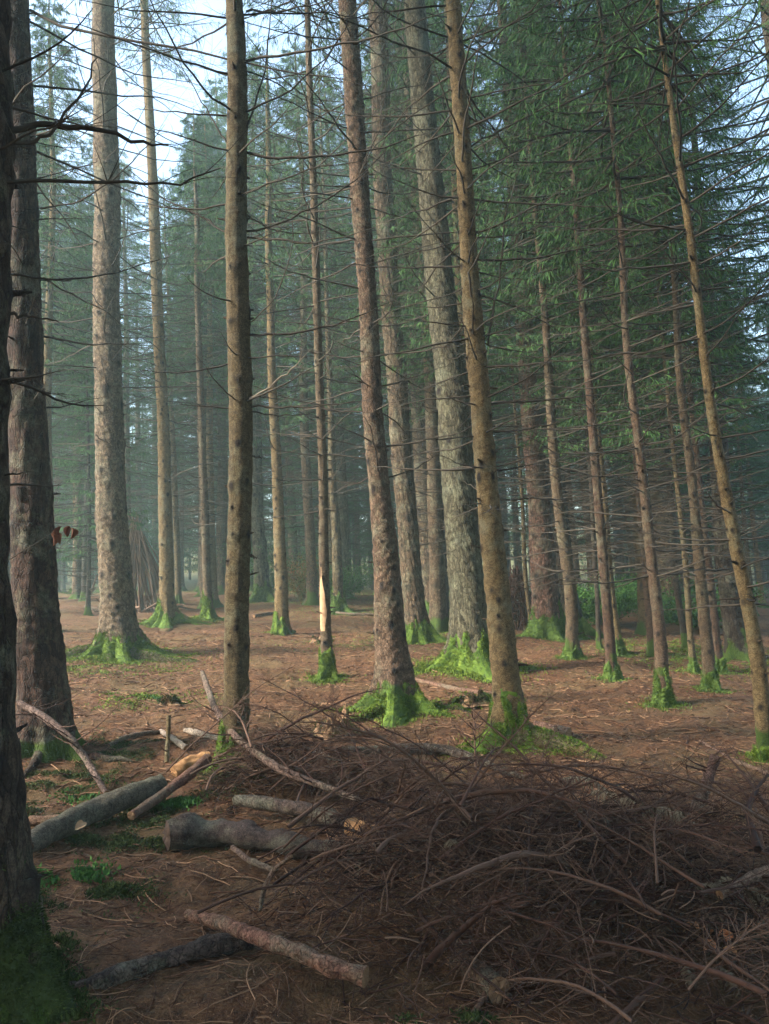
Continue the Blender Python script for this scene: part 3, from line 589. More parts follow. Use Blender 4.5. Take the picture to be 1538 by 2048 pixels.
small('broad dark trunk half hidden by branches at the far right', [(1478, 1318, 0), (1460, 1200, 40), (1445, 1050, 37), (1430, 800, 33)], bark='plated', color=BR['dark'], H=12, seed=40, moss=0, live=(4.5, 2.2), dead=(2, 5))
small('very thin straight stem between the brush den and the reddish trunk', [(1063, 1268, 0), (1050, 1100, 8), (1040, 950, 7)], color=BR['olive'], seed=41, moss=0, H=8, live=(5.5, 1.2), deadL=(0.3, 0.9))
small('thin dark stem behind and left of the two slim leaning trunks', [(1198, 1297, 0), (1190, 1150, 9), (1178, 950, 8)], color=BR['dark'], seed=42, moss=0, H=10, live=(4, 1.5), deadL=(0.3, 1.0))
small('thin dark stem to the right of the slender pinkish trunk', [(1372, 1296, 0), (1352, 1130, 12), (1335, 950, 10)], color=BR['dark'], seed=43, moss=0, H=11, live=(3.6, 1.8))
small('slim olive stem leaning between dark stem and slender brown trunk', [(1388, 1345, 0), (1376, 1200, 12), (1362, 1050, 10)], color=BR['olive'], seed=44, moss=0.15, mosscount=1200, H=11, live=(4.0, 1.8))
small('reddish dim trunk seen just behind the slender pinkish one', [(1305, 1312, 0), (1298, 1200, 16), (1280, 1000, 14)], color=BR['red'], seed=45, moss=0, H=14, live=(4.5, 2.2))
small('misty tapering trunk to the left of the big grey-green trunk', [(872, 1228, 0), (858, 1120, 38), (845, 950, 32), (832, 750, 28), (820, 500, 24)], bark='plated', color=BR['brown'], H=24, seed=46, moss=0.4, mossbig=2, live=(13, 3.2), dead=(5, 13), deadL=(1, 2.4))
small('slim shaded stem squeezed between misty trunk and big grey-green trunk', [(893, 1238, 0), (886, 1100, 13), (878, 950, 11)], color=BR['dark'], seed=47, moss=0, H=14, live=(6, 1.8))
small('greyish misty trunk with flared mossy foot right of the olive-brown trunk', [(524, 1202, 0), (521, 1120, 28), (515, 1020, 24), (512, 900, 21), (505, 700, 18)], bark='plated', color=BR['grey'], H=23, seed=48, moss=0.6, mossbig=2.2, flare=1.6, live=(12, 3.0), dead=(4, 11), deadL=(1, 2.2))
small('misty trunk with curved dead limbs right behind the peeled one', [(678, 1222, 0), (671, 1120, 20), (667, 1000, 16), (662, 850, 13)], bark='plated', color=BR['olive'], H=18, seed=49, moss=0.5, mossbig=2.2, flare=1.4, live=(12, 2.4), dead=(3.5, 11), deadL=(0.9, 2.2))
small('slender sunlit trunk far back at left, between the two broad trunks', [(156, 1188, 0), (156, 1100, 19), (155, 950, 16), (155, 780, 13)], color=BR['tan'], H=18, seed=51, moss=0.25, mossbig=2, flare=1.4, live=(9, 2.6), dead=(2, 9), deadL=(1, 2.4))
small('dim trunk edge showing just left of the broad mossy-skirted trunk', [(190, 1172, 0), (190, 1050, 22), (189, 850, 19)], bark='plated', color=BR['dark'], H=19, seed=52, moss=0, live=(9, 2.6), dead=(3, 9))
small('slim misty trunk directly behind the pole shelter', [(311, 1180, 0), (310, 1000, 12), (309, 800, 10)], color=BR['brown'], H=17, seed=53, moss=0, live=(9, 2.4), dead=(3, 9), deadL=(0.8, 1.8))
small('slim pale trunk peeking out right of the moss-booted slender trunk', [(357, 1205, 0), (352, 1080, 12), (346, 900, 10)], color=BR['olive'], H=16, seed=54, moss=0, live=(8, 2.2), dead=(3, 8), deadL=(0.8, 1.8))

# ------------------------------------------------------------------ background forest: prototypes and copies
def proto_trunk(seed, H, rb, color, bark, lean):
    rng = np.random.default_rng(seed); zs = np.concatenate([np.linspace(-0.3, 1.5, 12), np.linspace(1.8, H, 50)])
    r = rb * (1 - np.clip(zs, 0, H) / H) ** 0.7 + 0.012; cx = lean * zs + 0.06 * np.sin(zs * 0.5 + seed); cy = 0.05 * np.sin(zs * 0.4 + 2 * seed)
    B, _ = trunk_geo(rng, zs, cx, cy, r, 1.2, 4, 14, 0.3, 0.6, 1.0, 8, False, False); return B.mesh('trunk', [M[bark]]), (lambda z: np.stack([np.interp(z, zs, cx), 0 * z], -1))
protos = []
specs = [(101, 22, 0.20, 'brown', 'plated', 9.5, 2.9, 3.0), (102, 19, 0.15, 'tan', 'smooth', 7.5, 2.4, 2.2), (103, 24, 0.24, 'grey', 'plated', 11, 3.1, 3.5), (104, 16, 0.11, 'olive', 'smooth', 5.5, 2.1, 1.8),
         (105, 20, 0.17, 'brown', 'scaly', 6.0, 2.8, 2.0), (106, 13, 0.09, 'dark', 'smooth', 4.2, 2.1, 1.0), (107, 9.5, 0.07, 'dark', 'smooth', 2.2, 1.9, 0.6), (108, 26, 0.26, 'brown', 'plated', 6.5, 3.4, 2.0)]
for (sd_, H, rb, colr, bark, z0, Lm, d0) in specs:
    tm, axf = proto_trunk(sd_, H, rb, BR[colr], bark, -0.012 + 0.004 * (sd_ % 4))
    cb = crown_buf(sd_, z0, H, Lm, d0, 6, 0.38, 17, 17, 0.7, 1.7, 1.7, axf, 12, 0.85)
    protos.append((tm, cb.mesh('crown', [M['deadtwig'], M['needles']]), BR[colr], H))
used = [False] * len(protos)
bgmade = []
def place_bg(k, x, y, s, rz, label, group):
    tm, cm, colr, H = protos[k]
    o = link('spruce_tree', None, None, (x, y, float(GZ(x, y)))); o.scale = (s, s, s); o.rotation_euler = (0, 0, rz)
    tag(o, label, 'spruce tree', group)
    a = link('trunk', tm, o, color=colr); link('crown', cm, o); return o
rng = np.random.default_rng(5)
KIND = ['tall straight spruce with a high crown', 'mid-sized tan-stemmed spruce', 'very tall grey-stemmed spruce', 'slim olive-stemmed spruce', 'brown-stemmed spruce with a long crown', 'short dark spruce with low boughs', 'young spruce green nearly to the ground', 'big spruce with wide low-hanging boughs']
pos = []; tries = 0
while tries < 40000 and len(pos) < 370:
    tries += 1
    y = 15 + 55 * rng.uniform() ** 0.9; x = rng.uniform(-0.66, 0.66) * y; a = x / y
    if (x < -9 and y < 20) or a < -0.54: continue
    if a > 0.05: dens, md = (1.0 if y > 17 else 0.6), 2.5
    elif -0.22 < a <= 0.05: dens, md = (0.0 if y < 27 else (0.85 if y < 36 else 1.0)), (2.8 if y < 36 else 1.9)
    else: dens, md = (0.12 if y < 22 else 0.7), (3.0 if y < 36 else 1.9)
    if (abs(a + 0.305) < 0.055 and y < 42) or (0.13 < a < 0.215 and y < 26): continue
    if len(pos) > 250 and y < 44: continue
    if rng.uniform() > dens: continue
    if any((x - p[0]) ** 2 + (y - p[1]) ** 2 < md * md for p in pos) or any((x - p[0]) ** 2 + (y - p[1]) ** 2 < 1.6 for p in TREEPOS): continue
    pos.append((x, y))
farpos = [p for p in pos if p[1] > 47]; pos = [p for p in pos if p[1] <= 47]
for (x, y) in pos:
    a = x / y
    if a > 0.05:
        k = int(rng.choice([3, 4, 5, 6, 7, 1, 0], p=[0.16, 0.2, 0.18, 0.12, 0.18, 0.08, 0.08])); z_ = 'far right' if a > 0.33 else 'right'
    elif a > -0.22: k = int(rng.choice([0, 1, 2, 4, 5, 6, 7], p=[0.2, 0.15, 0.15, 0.1, 0.15, 0.15, 0.10])); z_ = 'centre'
    else: k = int(rng.choice([0, 1, 2, 3, 4, 5, 6], p=[0.25, 0.2, 0.2, 0.1, 0.1, 0.08, 0.07])); z_ = 'left'
    if y < 21 and k in (5, 6): k = 3
    if y > 42: k = int(rng.choice([5, 6, 7, 4, 0], p=[0.25, 0.3, 0.2, 0.15, 0.1]))
    dd = 'at the near edge of the' if y < 24 else ('midway into the' if y < 38 else 'deep in the')
    s_ = rng.uniform(0.85, 1.15)
    if z_ == 'left': s_ *= 0.92
    zn = {'left': 'misty left wood', 'centre': 'misty central wood', 'right': 'dark right thicket', 'far right': 'dark far-right thicket'}[z_]
    if z_ == 'far right' and y > 20: s_ *= 0.80
    lim = 0.50 if -0.36 < a < -0.27 else (0.47 if a > 0.37 else (0.78 if a < 0.02 else 9))
    if y > 18 and protos[k][3] * s_ > lim * y:
        if protos[k][3] * 0.55 > lim * y: k = int(rng.choice([5, 6])); s_ = 1.0
        s_ = min(s_, lim * y / protos[k][3] * rng.uniform(0.8, 1.05))
    place_bg(k, x, y, s_, rng.uniform(0, 6.28), KIND[k] + ' ' + dd + ' ' + zn, dd + ' ' + zn + ': ' + KIND[k])
for (a, y, k, s_, lb) in [(-0.10, 25, 4, 1.0, 'misty long-crowned spruce just left of the stout pinkish trunk'), (-0.165, 29, 0, 1.0, 'misty high-crowned spruce right of the olive-brown trunk'), (0.03, 24, 4, 1.05, 'long-crowned spruce between the reddish and big grey-green trunks'), (-0.225, 26, 1, 0.95, 'misty tan-stemmed spruce just left of the olive-brown trunk'), (-0.49, 23, 4, 0.85, 'long-crowned spruce glimpsed beside the nearest dark trunk'), (-0.335, 34, 0, 0.92, 'tall hazy spruce crown above and behind the pole shelter'), (-0.40, 29, 4, 0.84, 'tall hazy spruce half hidden by the broad mossy-skirted trunk'), (-0.275, 41, 4, 1.05, 'tall faint spruce behind the moss-booted slender trunk'), (-0.235, 31, 0, 0.95, 'tall hazy spruce crown rising right of the thin trunk with pale root toes'), (-0.445, 27, 2, 0.74, 'tall hazy spruce between the red-brown and the broad mossy-skirted trunk'), (-0.185, 37, 2, 1.0, 'very tall faint spruce just left of the thin knotted trunk')]:
    place_bg(k, a * y, y, s_, a * 90, lb, 'tall spruces in the mist at upper left')
# the farthest trees read as one mass
FB = Buf(); rr_ = np.random.default_rng(321)
for (x, y) in farpos:
    H = rr_.uniform(9, 15); zb = rr_.uniform(1.0, 3.5); nb = 90; zz = rr_.uniform(zb, H, nb); f = (zz - zb) / (H - zb); L = (2.1 * (1 - f) ** 0.8 + 0.15) * rr_.uniform(0.6, 1.1, nb); az = rr_.uniform(0, 6.28, nb)
    base = np.array([x, y, float(GZ(x, y))]); tubes(FB, base + np.array([[0, 0, -0.3], [0.05, 0, H * 0.5], [0, 0, H]]), np.array([0.14, 0.09, 0.02]), 5, 0, np.array([0.2]))
    nn = 22; q = rr_.uniform(0.1, 1, (nb, nn)); D = np.stack([np.cos(az), np.sin(az), -0.12 + 0 * az], -1)
    P = (D[:, None] * (L[:, None] * q)[..., None] + np.stack([0 * zz, 0 * zz, zz], -1)[:, None]).reshape(-1, 3) + rr_.normal(0, 0.10, (nb * nn, 3)) + base
    DD = rr_.normal(0, 0.35, P.shape) + 0.5 * np.repeat(D, nn, 0); DD[:, 2] -= 0.8
    diamonds(FB, P, DD, rr_.uniform(0.15, 0.42, len(P)), rr_.uniform(0.03, 0.07, len(P)), rr_, 1, rr_.uniform(0, 1, len(P)) ** 2)
tag(link('distant_wood', FB.mesh('distant_wood', [M['deadtwig'], M['needles']])), 'distant wood of spruces merging into one mass in the mist', 'wood', None, 'stuff')
# unseen trees added beside and behind the viewer so their crowns shade the foreground
for (x, y, k, s_) in [(-6.3, 0.3, 6, 1.6), (-9.2, -1.6, 6, 1.8), (-10.5, 2.0, 6, 1.7), (-7.6, 2.7, 5, 1.4), (-13.5, 0.3, 6, 1.9), (-5.3, -2.2, 6, 1.6), (-3.5, -4.0, 7, 1.0), (2.5, -3.5, 7, 1.0), (6.5, -1.0, 7, 0.9), (6.8, 2.6, 4, 0.9), (0.2, -7.5, 7, 0.9), (9.5, 5.0, 7, 0.85), (3.0, 1.0, 4, 0.95), (-3.2, 0.3, 4, 0.95), (0.4, -2.2, 4, 1.0), (5.0, 4.5, 4, 1.05)]:
    place_bg(k, x, y, s_, x * 3 + y, 'unseen spruce added beside the viewpoint to shade the foreground', 'unseen spruces added around the viewpoint for shade')

# ------------------------------------------------------------------ shrubs, undergrowth
def shrub(name, label, cat, c, R, H, mat, seed, n=9000, stems=14, lw=(0.02, 0.05), group=None):
    rng = np.random.default_rng(seed); b = np.array(c, float); b[2] = GZ(b[0], b[1])
    root = link(name, None, None, b); tag(root, label, cat, group)
    B = Buf(); az = rng.uniform(0, 6.28, stems); L = rng.uniform(0.6, 1.0, stems) * H
    q = np.linspace(0, 1, 7); D = np.stack([np.cos(az) * R / H, np.sin(az) * R / H, np.ones(stems)], -1)
    P = D[:, None] * (L[:, None] * q)[..., None]; P[..., :2] *= (q ** 1.3)[None, :, None] / np.maximum(q, 0.01)[None, :, None]
    tubes(B, P, 0.012 * (1 - 0.7 * q)[None] * np.ones((stems, 1)), 4, 0); link('stem', B.mesh('stem', [M['deadtwig']]), root)
    B = Buf(); i = rng.integers(0, stems, n); f = rng.uniform(0.2, 1, n); S = D[i] * (L[i] * f)[:, None]; S[:, :2] *= f[:, None] ** 0.3
    S += rng.normal(0, 1, (n, 3)) * np.array([R * 0.2, R * 0.2, H * 0.09]) * (0.4 + 0.8 * f[:, None])
    cl = rfield(seed, R * 0.35)(S); keep = cl > -0.5; S = S[keep]; n = len(S); S[:, 2] = np.abs(S[:, 2])
    diamonds(B, S, rng.normal(0, 1, (n, 3)) + np.array([0, 0, -0.3]), rng.uniform(*lw, n) * 1.6, rng.uniform(*lw, n), rng, 0, rng.uniform(0, 1, n) ** 2)
    link('foliage', B.mesh('foliage', [M[mat]]), root); return root
p = atY(612, 1200, 25.5); shrub('autumn_shrub', 'small orange and green leafed shrub glowing in the mist behind the peeled trunk', 'shrub', p, 0.8, 1.6, 'autumn', 1)
p = atY(690, 1200, 27.5); shrub('green_bush', 'low pale green bush in the mist between peeled and stout pinkish trunks', 'bush', p, 1.6, 1.5, 'herb', 2, 14000, 24)
p = atY(560, 1190, 30.0); shrub('green_bush', 'misty green bush behind the thin knotted trunk', 'bush', p, 2.0, 2.2, 'herb', 3, 14000, 24)
p = atY(1205, 1240, 19.5); shrub('green_bush', 'bright green bush low between the dark flared trunk and the slim leaning ones', 'bush', p, 1.2, 1.1, 'herb', 4, 22000, 26)
p = atY(1300, 1250, 21.0); shrub('green_bush', 'dim green bush behind the slender pinkish-tan trunk', 'bush', p, 1.5, 1.2, 'herb', 5, 18000, 26)
p = atY(1400, 1280, 18.0); shrub('green_bush', 'green bush behind the twin trunks at the far right', 'bush', p, 1.3, 0.9, 'herb', 6, 14000, 26)

def ground_tufts(name, label, cat, spots, mat, seed, lnv=(0.02, 0.05), wv=(0.005, 0.012), up=0.7, nper=3500):
    rng = np.random.default_rng(seed); B = Buf()
    for (x, y, rx, ry, dn) in spots:
        n = int(nper * dn); a = rng.normal(0, 0.45, (n, 2)) * np.array([rx, ry]); xx, yy = x + a[:, 0], y + a[:, 1]
        f = rfield(seed + 3, 0.35)(np.stack([xx, yy, 0 * xx], -1)); k = f > rng.uniform(-0.6, 0.6, n); xx, yy, f = xx[k], yy[k], f[k]; n = len(xx)
        O = np.stack([xx, yy, GZ(xx, yy) - 0.003 + 0.02 * np.maximum(f, 0) * min(1, lnv[1] / 0.04) * rng.uniform(0, 1, n)], -1); D = rng.normal(0, 0.6, (n, 3)); D[:, 2] = rng.uniform(0.1, 1.0, n) * up
        diamonds(B, O, D, rng.uniform(*lnv, n), rng.uniform(*wv, n), rng, 0, rng.uniform(0, 1, n) ** 2)
        add_moss_spot(x, y, 0.5 * (rx + ry) * 0.8, 0.45 if mat != 'herb' else 0.3)
    o = link(name, B.mesh(name, [M[mat]], False)); tag(o, label, cat, None, 'stuff'); return o
def spot(u, v, rx, ry, dn): g = G(u, v); return (g[0], g[1], rx, ry, dn)
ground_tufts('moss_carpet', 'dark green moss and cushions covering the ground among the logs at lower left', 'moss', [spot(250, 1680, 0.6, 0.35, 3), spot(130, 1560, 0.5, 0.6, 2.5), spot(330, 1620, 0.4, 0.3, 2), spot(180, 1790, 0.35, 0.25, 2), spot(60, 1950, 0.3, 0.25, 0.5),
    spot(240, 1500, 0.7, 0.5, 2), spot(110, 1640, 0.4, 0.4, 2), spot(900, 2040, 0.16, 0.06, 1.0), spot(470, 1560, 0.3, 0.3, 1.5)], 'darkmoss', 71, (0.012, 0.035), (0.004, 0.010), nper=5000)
ground_tufts('moss_carpet', 'yellow-green moss film on the forest floor between the trunks', 'moss', [spot(180, 1335, 2.0, 1.2, 2.0), spot(310, 1400, 0.8, 0.6, 1.2), spot(730, 1225, 3.0, 2.0, 2.0), spot(600, 1205, 4.0, 2.0, 2), spot(1380, 1310, 2.0, 1.6, 2.2), spot(1300, 1290, 1.8, 1.5, 1.5), spot(1440, 1330, 1.2, 1.2, 2.0),
    spot(860, 1270, 1.2, 1.0, 1.2), spot(960, 1395, 0.6, 0.4, 1), spot(700, 1290, 2.0, 1.6, 0.6)], 'moss', 72, (0.02, 0.05), (0.008, 0.018), nper=3500)
ground_tufts('low_plants', 'small leafy green plants growing beside the grey fallen log', 'plants', [spot(360, 1610, 0.14, 0.10, 0.5), spot(230, 1610, 0.25, 0.15, 0.5), spot(140, 1760, 0.22, 0.16, 0.6), spot(190, 1590, 0.3, 0.25, 0.4), spot(330, 1400, 0.25, 0.2, 0.3)], 'herb', 73, (0.02, 0.045), (0.010, 0.022), 1.6, 2500)

# ------------------------------------------------------------------ fallen logs and sticks
def log(name, label, pts, barkm='smooth', color=(0.2, 0.15, 0.12), seed=0, ends=True, cat='log', lump=0.08, twigs=0, endmat='cutend', group=None, sides=20, knots=4, raised=None, endcol=None):
    """pts: (u, v, height of axis over ground, pixel width)"""
    rng = np.random.default_rng(seed)
    W = np.array([G(u, v, h) for (u, v, h, _) in pts]); R = np.array([0.5 * p_[3] * depth(w_) / F for p_, w_ in zip(pts, W)])
    base = W.mean(0); W = W - base; n = 40; s = np.linspace(0, len(W) - 1, n)
    P = np.stack([smooth1(np.interp(s, np.arange(len(W)), W[:, k]), 7) for k in range(3)], -1); r = smooth1(np.interp(s, np.arange(len(W)), R), 5)
    B = Buf(); T = norm(np.gradient(P, axis=0)); N1 = norm(np.cross(T, [0, 0, 1.0])); N2 = np.cross(T, N1); th = np.arange(sides) * 2 * np.pi / sides
    V = P[:, None] + r[:, None, None] * (N1[:, None] * np.cos(th)[None, :, None] + N2[:, None] * np.sin(th)[None, :, None])
    f = rfield(seed + 1, float(r.mean()) * 5); f2 = rfield(seed + 2, float(r.mean()) * 1.2); dsp = lump * r[:, None] * (f(V) + 0.35 * f2(V)); tint = np.full(V.shape[:2], 0.5)
    for _ in range(knots):
        i0 = rng.uniform(3, n - 4); a0 = rng.uniform(0, 6.28); arc = np.linalg.norm(P[1] - P[0]); rr = float(np.interp(i0, np.arange(n), r))
        d2 = ((np.arange(n)[:, None] - i0) * arc) ** 2 + (((th[None] - a0 + np.pi) % (2 * np.pi) - np.pi) * rr) ** 2; g = np.exp(-d2 / (2 * (rr * 0.35) ** 2))
        dsp += g * rr * 0.3; tint -= 0.35 * np.exp(-d2 / (2 * (rr * 0.2) ** 2))
    V = V + dsp[..., None] * norm(V - P[:, None])
    i = np.arange(n - 1)[:, None] * sides; k = np.arange(sides)[None]; k2 = (k + 1) % sides
    B.add(V, np.stack([i + k, i + k2, i + sides + k2, i + sides + k], -1), 0, np.clip(tint, 0, 1).ravel())
    for e, sgn in ((0, -1), (n - 1, 1)):         # end caps: ring, inner ring, centre
        ring = V[e]; c = ring.mean(0); jag = rng.uniform(-0.25, 0.25, sides) * r[e]
        inn = c + (ring - c) * 0.55 + T[e] * (sgn * (0.05 * r[e] + jag))[:, None]
        cen = c + (ring - c) * 0.02 + T[e] * sgn * 0.04 * r[e]
        VV = np.concatenate([ring, inn, cen]); a = np.arange(sides); b_ = (a + 1) % sides
        B.add(VV, np.concatenate([np.stack([a, b_, b_ + sides, a + sides], -1), np.stack([a + sides, b_ + sides, b_ + 2 * sides, a + 2 * sides], -1)]), 1)
    if twigs:
        ii = rng.integers(4, n - 2, twigs); O = P[ii]; az = rng.uniform(0, 6.28, twigs)
        dead_branches(B, rng, O, az, rng.uniform(0.15, 0.5, twigs), np.full(twigs, 0.005), 5, 2, (-0.1, 0.6))
    o = link(name, B.mesh(name, [M[barkm], M[endmat], M['piletwig']]), None, base, color); tag(o, label, cat, group); return o
log('fallen_log', 'smooth grey log lying diagonally in moss at lower left', [(48, 1694, 0.08, 40), (120, 1652, 0.09, 46), (200, 1617, 0.10, 48), (270, 1590, 0.12, 44), (322, 1566, 0.14, 38)], color=(0.17, 0.15, 0.11), seed=1, endmat='darkwood', lump=0.10)
log('fallen_log', 'mauve-grey log with a pointed dark broken end in front of the brush pile', [(334, 1672, 0.10, 62), (380, 1664, 0.10, 54), (450, 1664, 0.09, 46), (510, 1676, 0.08, 42), (600, 1695, 0.08, 36), (720, 1705, 0.08, 30), (860, 1720, 0.08, 24)], color=(0.10, 0.072, 0.066), seed=2, lump=0.16, knots=7, endmat='darkwood')
log('fallen_branch', 'reddish bare branch lying in the foreground with a ragged right end', [(375, 1828, 0.08, 22), (440, 1846, 0.08, 27), (520, 1876, 0.09, 28), (600, 1904, 0.10, 31), (670, 1936, 0.11, 32), (732, 1952, 0.12, 35)], barkm='scaly', color=(0.34, 0.165, 0.115), seed=3, cat='branch', lump=0.10, knots=9)
log('fallen_pole', 'thin reddish pole leaning from the grey log to the olive-brown trunk', [(262, 1632, 0.06, 18), (320, 1592, 0.10, 19), (370, 1556, 0.14, 20), (416, 1516, 0.20, 20)], color=(0.28, 0.15, 0.11), seed=4, cat='pole', lump=0.06)
log('split_wood', 'splintered orange piece of broken wood beside the mossy trunk foot', [(345, 1543, 0.06, 26), (375, 1528, 0.08, 34), (418, 1512, 0.10, 22)], barkm='wood', color=(0.4, 0.2, 0.1), seed=5, cat='wood piece', lump=0.28, endmat='wood', knots=0)
log('fallen_log', 'long dark log under the brush with a yellow broken right end', [(470, 1600, 0.12, 22), (540, 1608, 0.14, 24), (620, 1620, 0.15, 28), (700, 1650, 0.15, 32), (760, 1672, 0.14, 34)], barkm='scaly', color=(0.13, 0.09, 0.075), seed=6, endmat='wood', lump=0.14)
log('split_wood', 'yellow-brown splintered wood lying across the middle of the brush pile', [(700, 1650, 0.20, 30), (760, 1672, 0.20, 34), (810, 1690, 0.18, 20)], barkm='wood', color=(0.4, 0.25, 0.1), seed=7, endmat='wood', lump=0.25, cat='wood piece', knots=0)
log('fallen_branch', 'long dark stick lying across behind the brush pile', [(620, 1502, 0.04, 12), (720, 1500, 0.05, 15), (820, 1496, 0.05, 18), (900, 1500, 0.05, 20), (965, 1524, 0.04, 16), (1050, 1556, 0.03, 10)], barkm='scaly', color=(0.13, 0.10, 0.08), seed=8, cat='branch', twigs=5)
log('fallen_branch', 'long thin limb running down the slope from the olive-brown trunk into the brush', [(405, 1345, 0.45, 10), (430, 1420, 0.30, 13), (470, 1475, 0.30, 14), (560, 1540, 0.30, 15), (640, 1570, 0.28, 14), (725, 1605, 0.22, 12)], barkm='scaly', color=(0.24, 0.16, 0.13), seed=9, cat='branch', twigs=14)
log('fallen_log', 'cut log end pointing forward out of the brush at the bottom', [(915, 1918, 0.06, 46), (955, 1945, 0.06, 46), (1000, 1978, 0.06, 50)], barkm='scaly', color=(0.20, 0.12, 0.08), seed=10, lump=0.10, endmat='stumpwood')
log('fallen_log', 'dark round log with cut end at the right edge of the brush pile', [(1400, 1832, 0.16, 42), (1460, 1845, 0.16, 46), (1515, 1858, 0.16, 52), (1600, 1880, 0.16, 54)], barkm='scaly', color=(0.14, 0.10, 0.08), seed=11)
log('fallen_log', 'half-buried dark log at the bottom left of the picture', [(140, 1975, 0.02, 34), (210, 1958, 0.03, 38), (290, 1930, 0.03, 36), (380, 1905, 0.03, 38), (500, 1882, 0.03, 36)], barkm='scaly', color=(0.12, 0.085, 0.07), seed=12, lump=0.18)
log('fallen_branch', 'thin brown limb on the open floor behind the stout pinkish trunk', [(800, 1352, 0.03, 6), (850, 1364, 0.03, 9), (910, 1378, 0.03, 10), (985, 1388, 0.03, 8)], color=(0.24, 0.14, 0.10), seed=13, cat='branch', twigs=2)
log('cut_log', 'short reddish cut log lying behind the arching mossy root', [(1068, 1448, 0.05, 15), (1100, 1457, 0.05, 17), (1138, 1466, 0.05, 19)], barkm='scaly', color=(0.34, 0.20, 0.15), seed=14)
log('fallen_branch', 'pale curved stick on the floor left of the olive-brown trunk', [(370, 1460, 0.04, 10), (405, 1468, 0.04, 13), (440, 1478, 0.04, 11)], color=(0.38, 0.32, 0.26), seed=15, cat='branch')
log('fallen_branch', 'pale broken stick behind the splintered orange wood', [(322, 1462, 0.04, 9), (350, 1480, 0.04, 12), (372, 1496, 0.04, 11)], color=(0.38, 0.31, 0.26), seed=16, cat='branch')
log('fallen_branch', 'dark twiggy stick curving over the floor by the red-brown trunk', [(218, 1490, 0.04, 8), (250, 1475, 0.05, 10), (290, 1466, 0.05, 10), (330, 1464, 0.04, 8)], color=(0.17, 0.12, 0.09), seed=17, cat='branch', twigs=4)
log('fallen_branch', 'pale mossy stick among twigs behind the brush pile', [(632, 1505, 0.05, 14), (660, 1520, 0.05, 15), (690, 1532, 0.04, 12)], color=(0.33, 0.30, 0.25), seed=18, cat='branch')
log('broken_limb', 'upright broken limb with ragged pale top sticking out of the brush at right', [(1390, 1625, 0.30, 22), (1400, 1600, 0.36, 22), (1415, 1560, 0.46, 20), (1432, 1512, 0.58, 19)], color=(0.20, 0.12, 0.10), seed=19, cat='branch', endmat='palewood', twigs=6)
log('fallen_branch', 'thin stick on the needle floor at the right edge', [(1400, 1482, 0.02, 5), (1460, 1518, 0.02, 7), (1545, 1550, 0.02, 8)], color=(0.26, 0.16, 0.12), seed=20, cat='branch')
log('fallen_branch', 'grey-brown limb angled up at the far right of the brush pile', [(1440, 1790, 0.30, 16), (1490, 1760, 0.34, 18), (1550, 1735, 0.38, 20)], color=(0.26, 0.19, 0.15), seed=21, cat='branch', twigs=4)
log('fallen_branch', 'long low branch lying far back in the misty clearing', [(665, 1224, 0.05, 4), (700, 1228, 0.05, 5), (748, 1229, 0.05, 5)], color=(0.16, 0.11, 0.08), seed=22, cat='branch')
log('fallen_branch', 'crooked limb on the floor right of the olive-brown trunk', [(508, 1232, 0.05, 6), (528, 1228, 0.06, 6), (550, 1226, 0.06, 5)], color=(0.15, 0.10, 0.08), seed=23, cat='branch', twigs=3)
log('fallen_branch', 'bent brown stick rising from the brown litter in front of the mauve log', [(520, 1822, 0.02, 8), (528, 1775, 0.12, 11), (550, 1738, 0.22, 10), (583, 1712, 0.30, 7)], color=(0.25, 0.17, 0.13), seed=24, cat='branch')
log('fallen_branch', 'short stick under the dark pointed end of the mauve log', [(465, 1695, 0.06, 10), (500, 1722, 0.05, 12), (552, 1742, 0.05, 11)], color=(0.22, 0.15, 0.12), seed=25, cat='branch', twigs=2)
log('upright_stick', 'thin mossy stick standing upright in the ground near the red-brown trunk', [(333, 1525, 0.02, 9), (336, 1478, 0.20, 9), (338, 1430, 0.42, 8)], color=(0.22, 0.17, 0.09), seed=26, cat='stick', twigs=1)
log('fallen_branch', 'leaning branch with many fine side twigs against the red-brown trunk', [(38, 1405, 0.55, 12), (90, 1435, 0.50, 14), (140, 1475, 0.36, 14), (170, 1515, 0.20, 13), (212, 1585, 0.03, 10)], barkm='scaly', color=(0.24, 0.17, 0.15), seed=27, cat='branch', twigs=16)
log('fallen_branch', 'thin brown branch in the litter between the two foreground logs', [(60, 1640, 0.04, 16), (95, 1640, 0.05, 18), (150, 1632, 0.05, 16)], color=(0.30, 0.18, 0.12), seed=28, cat='branch')

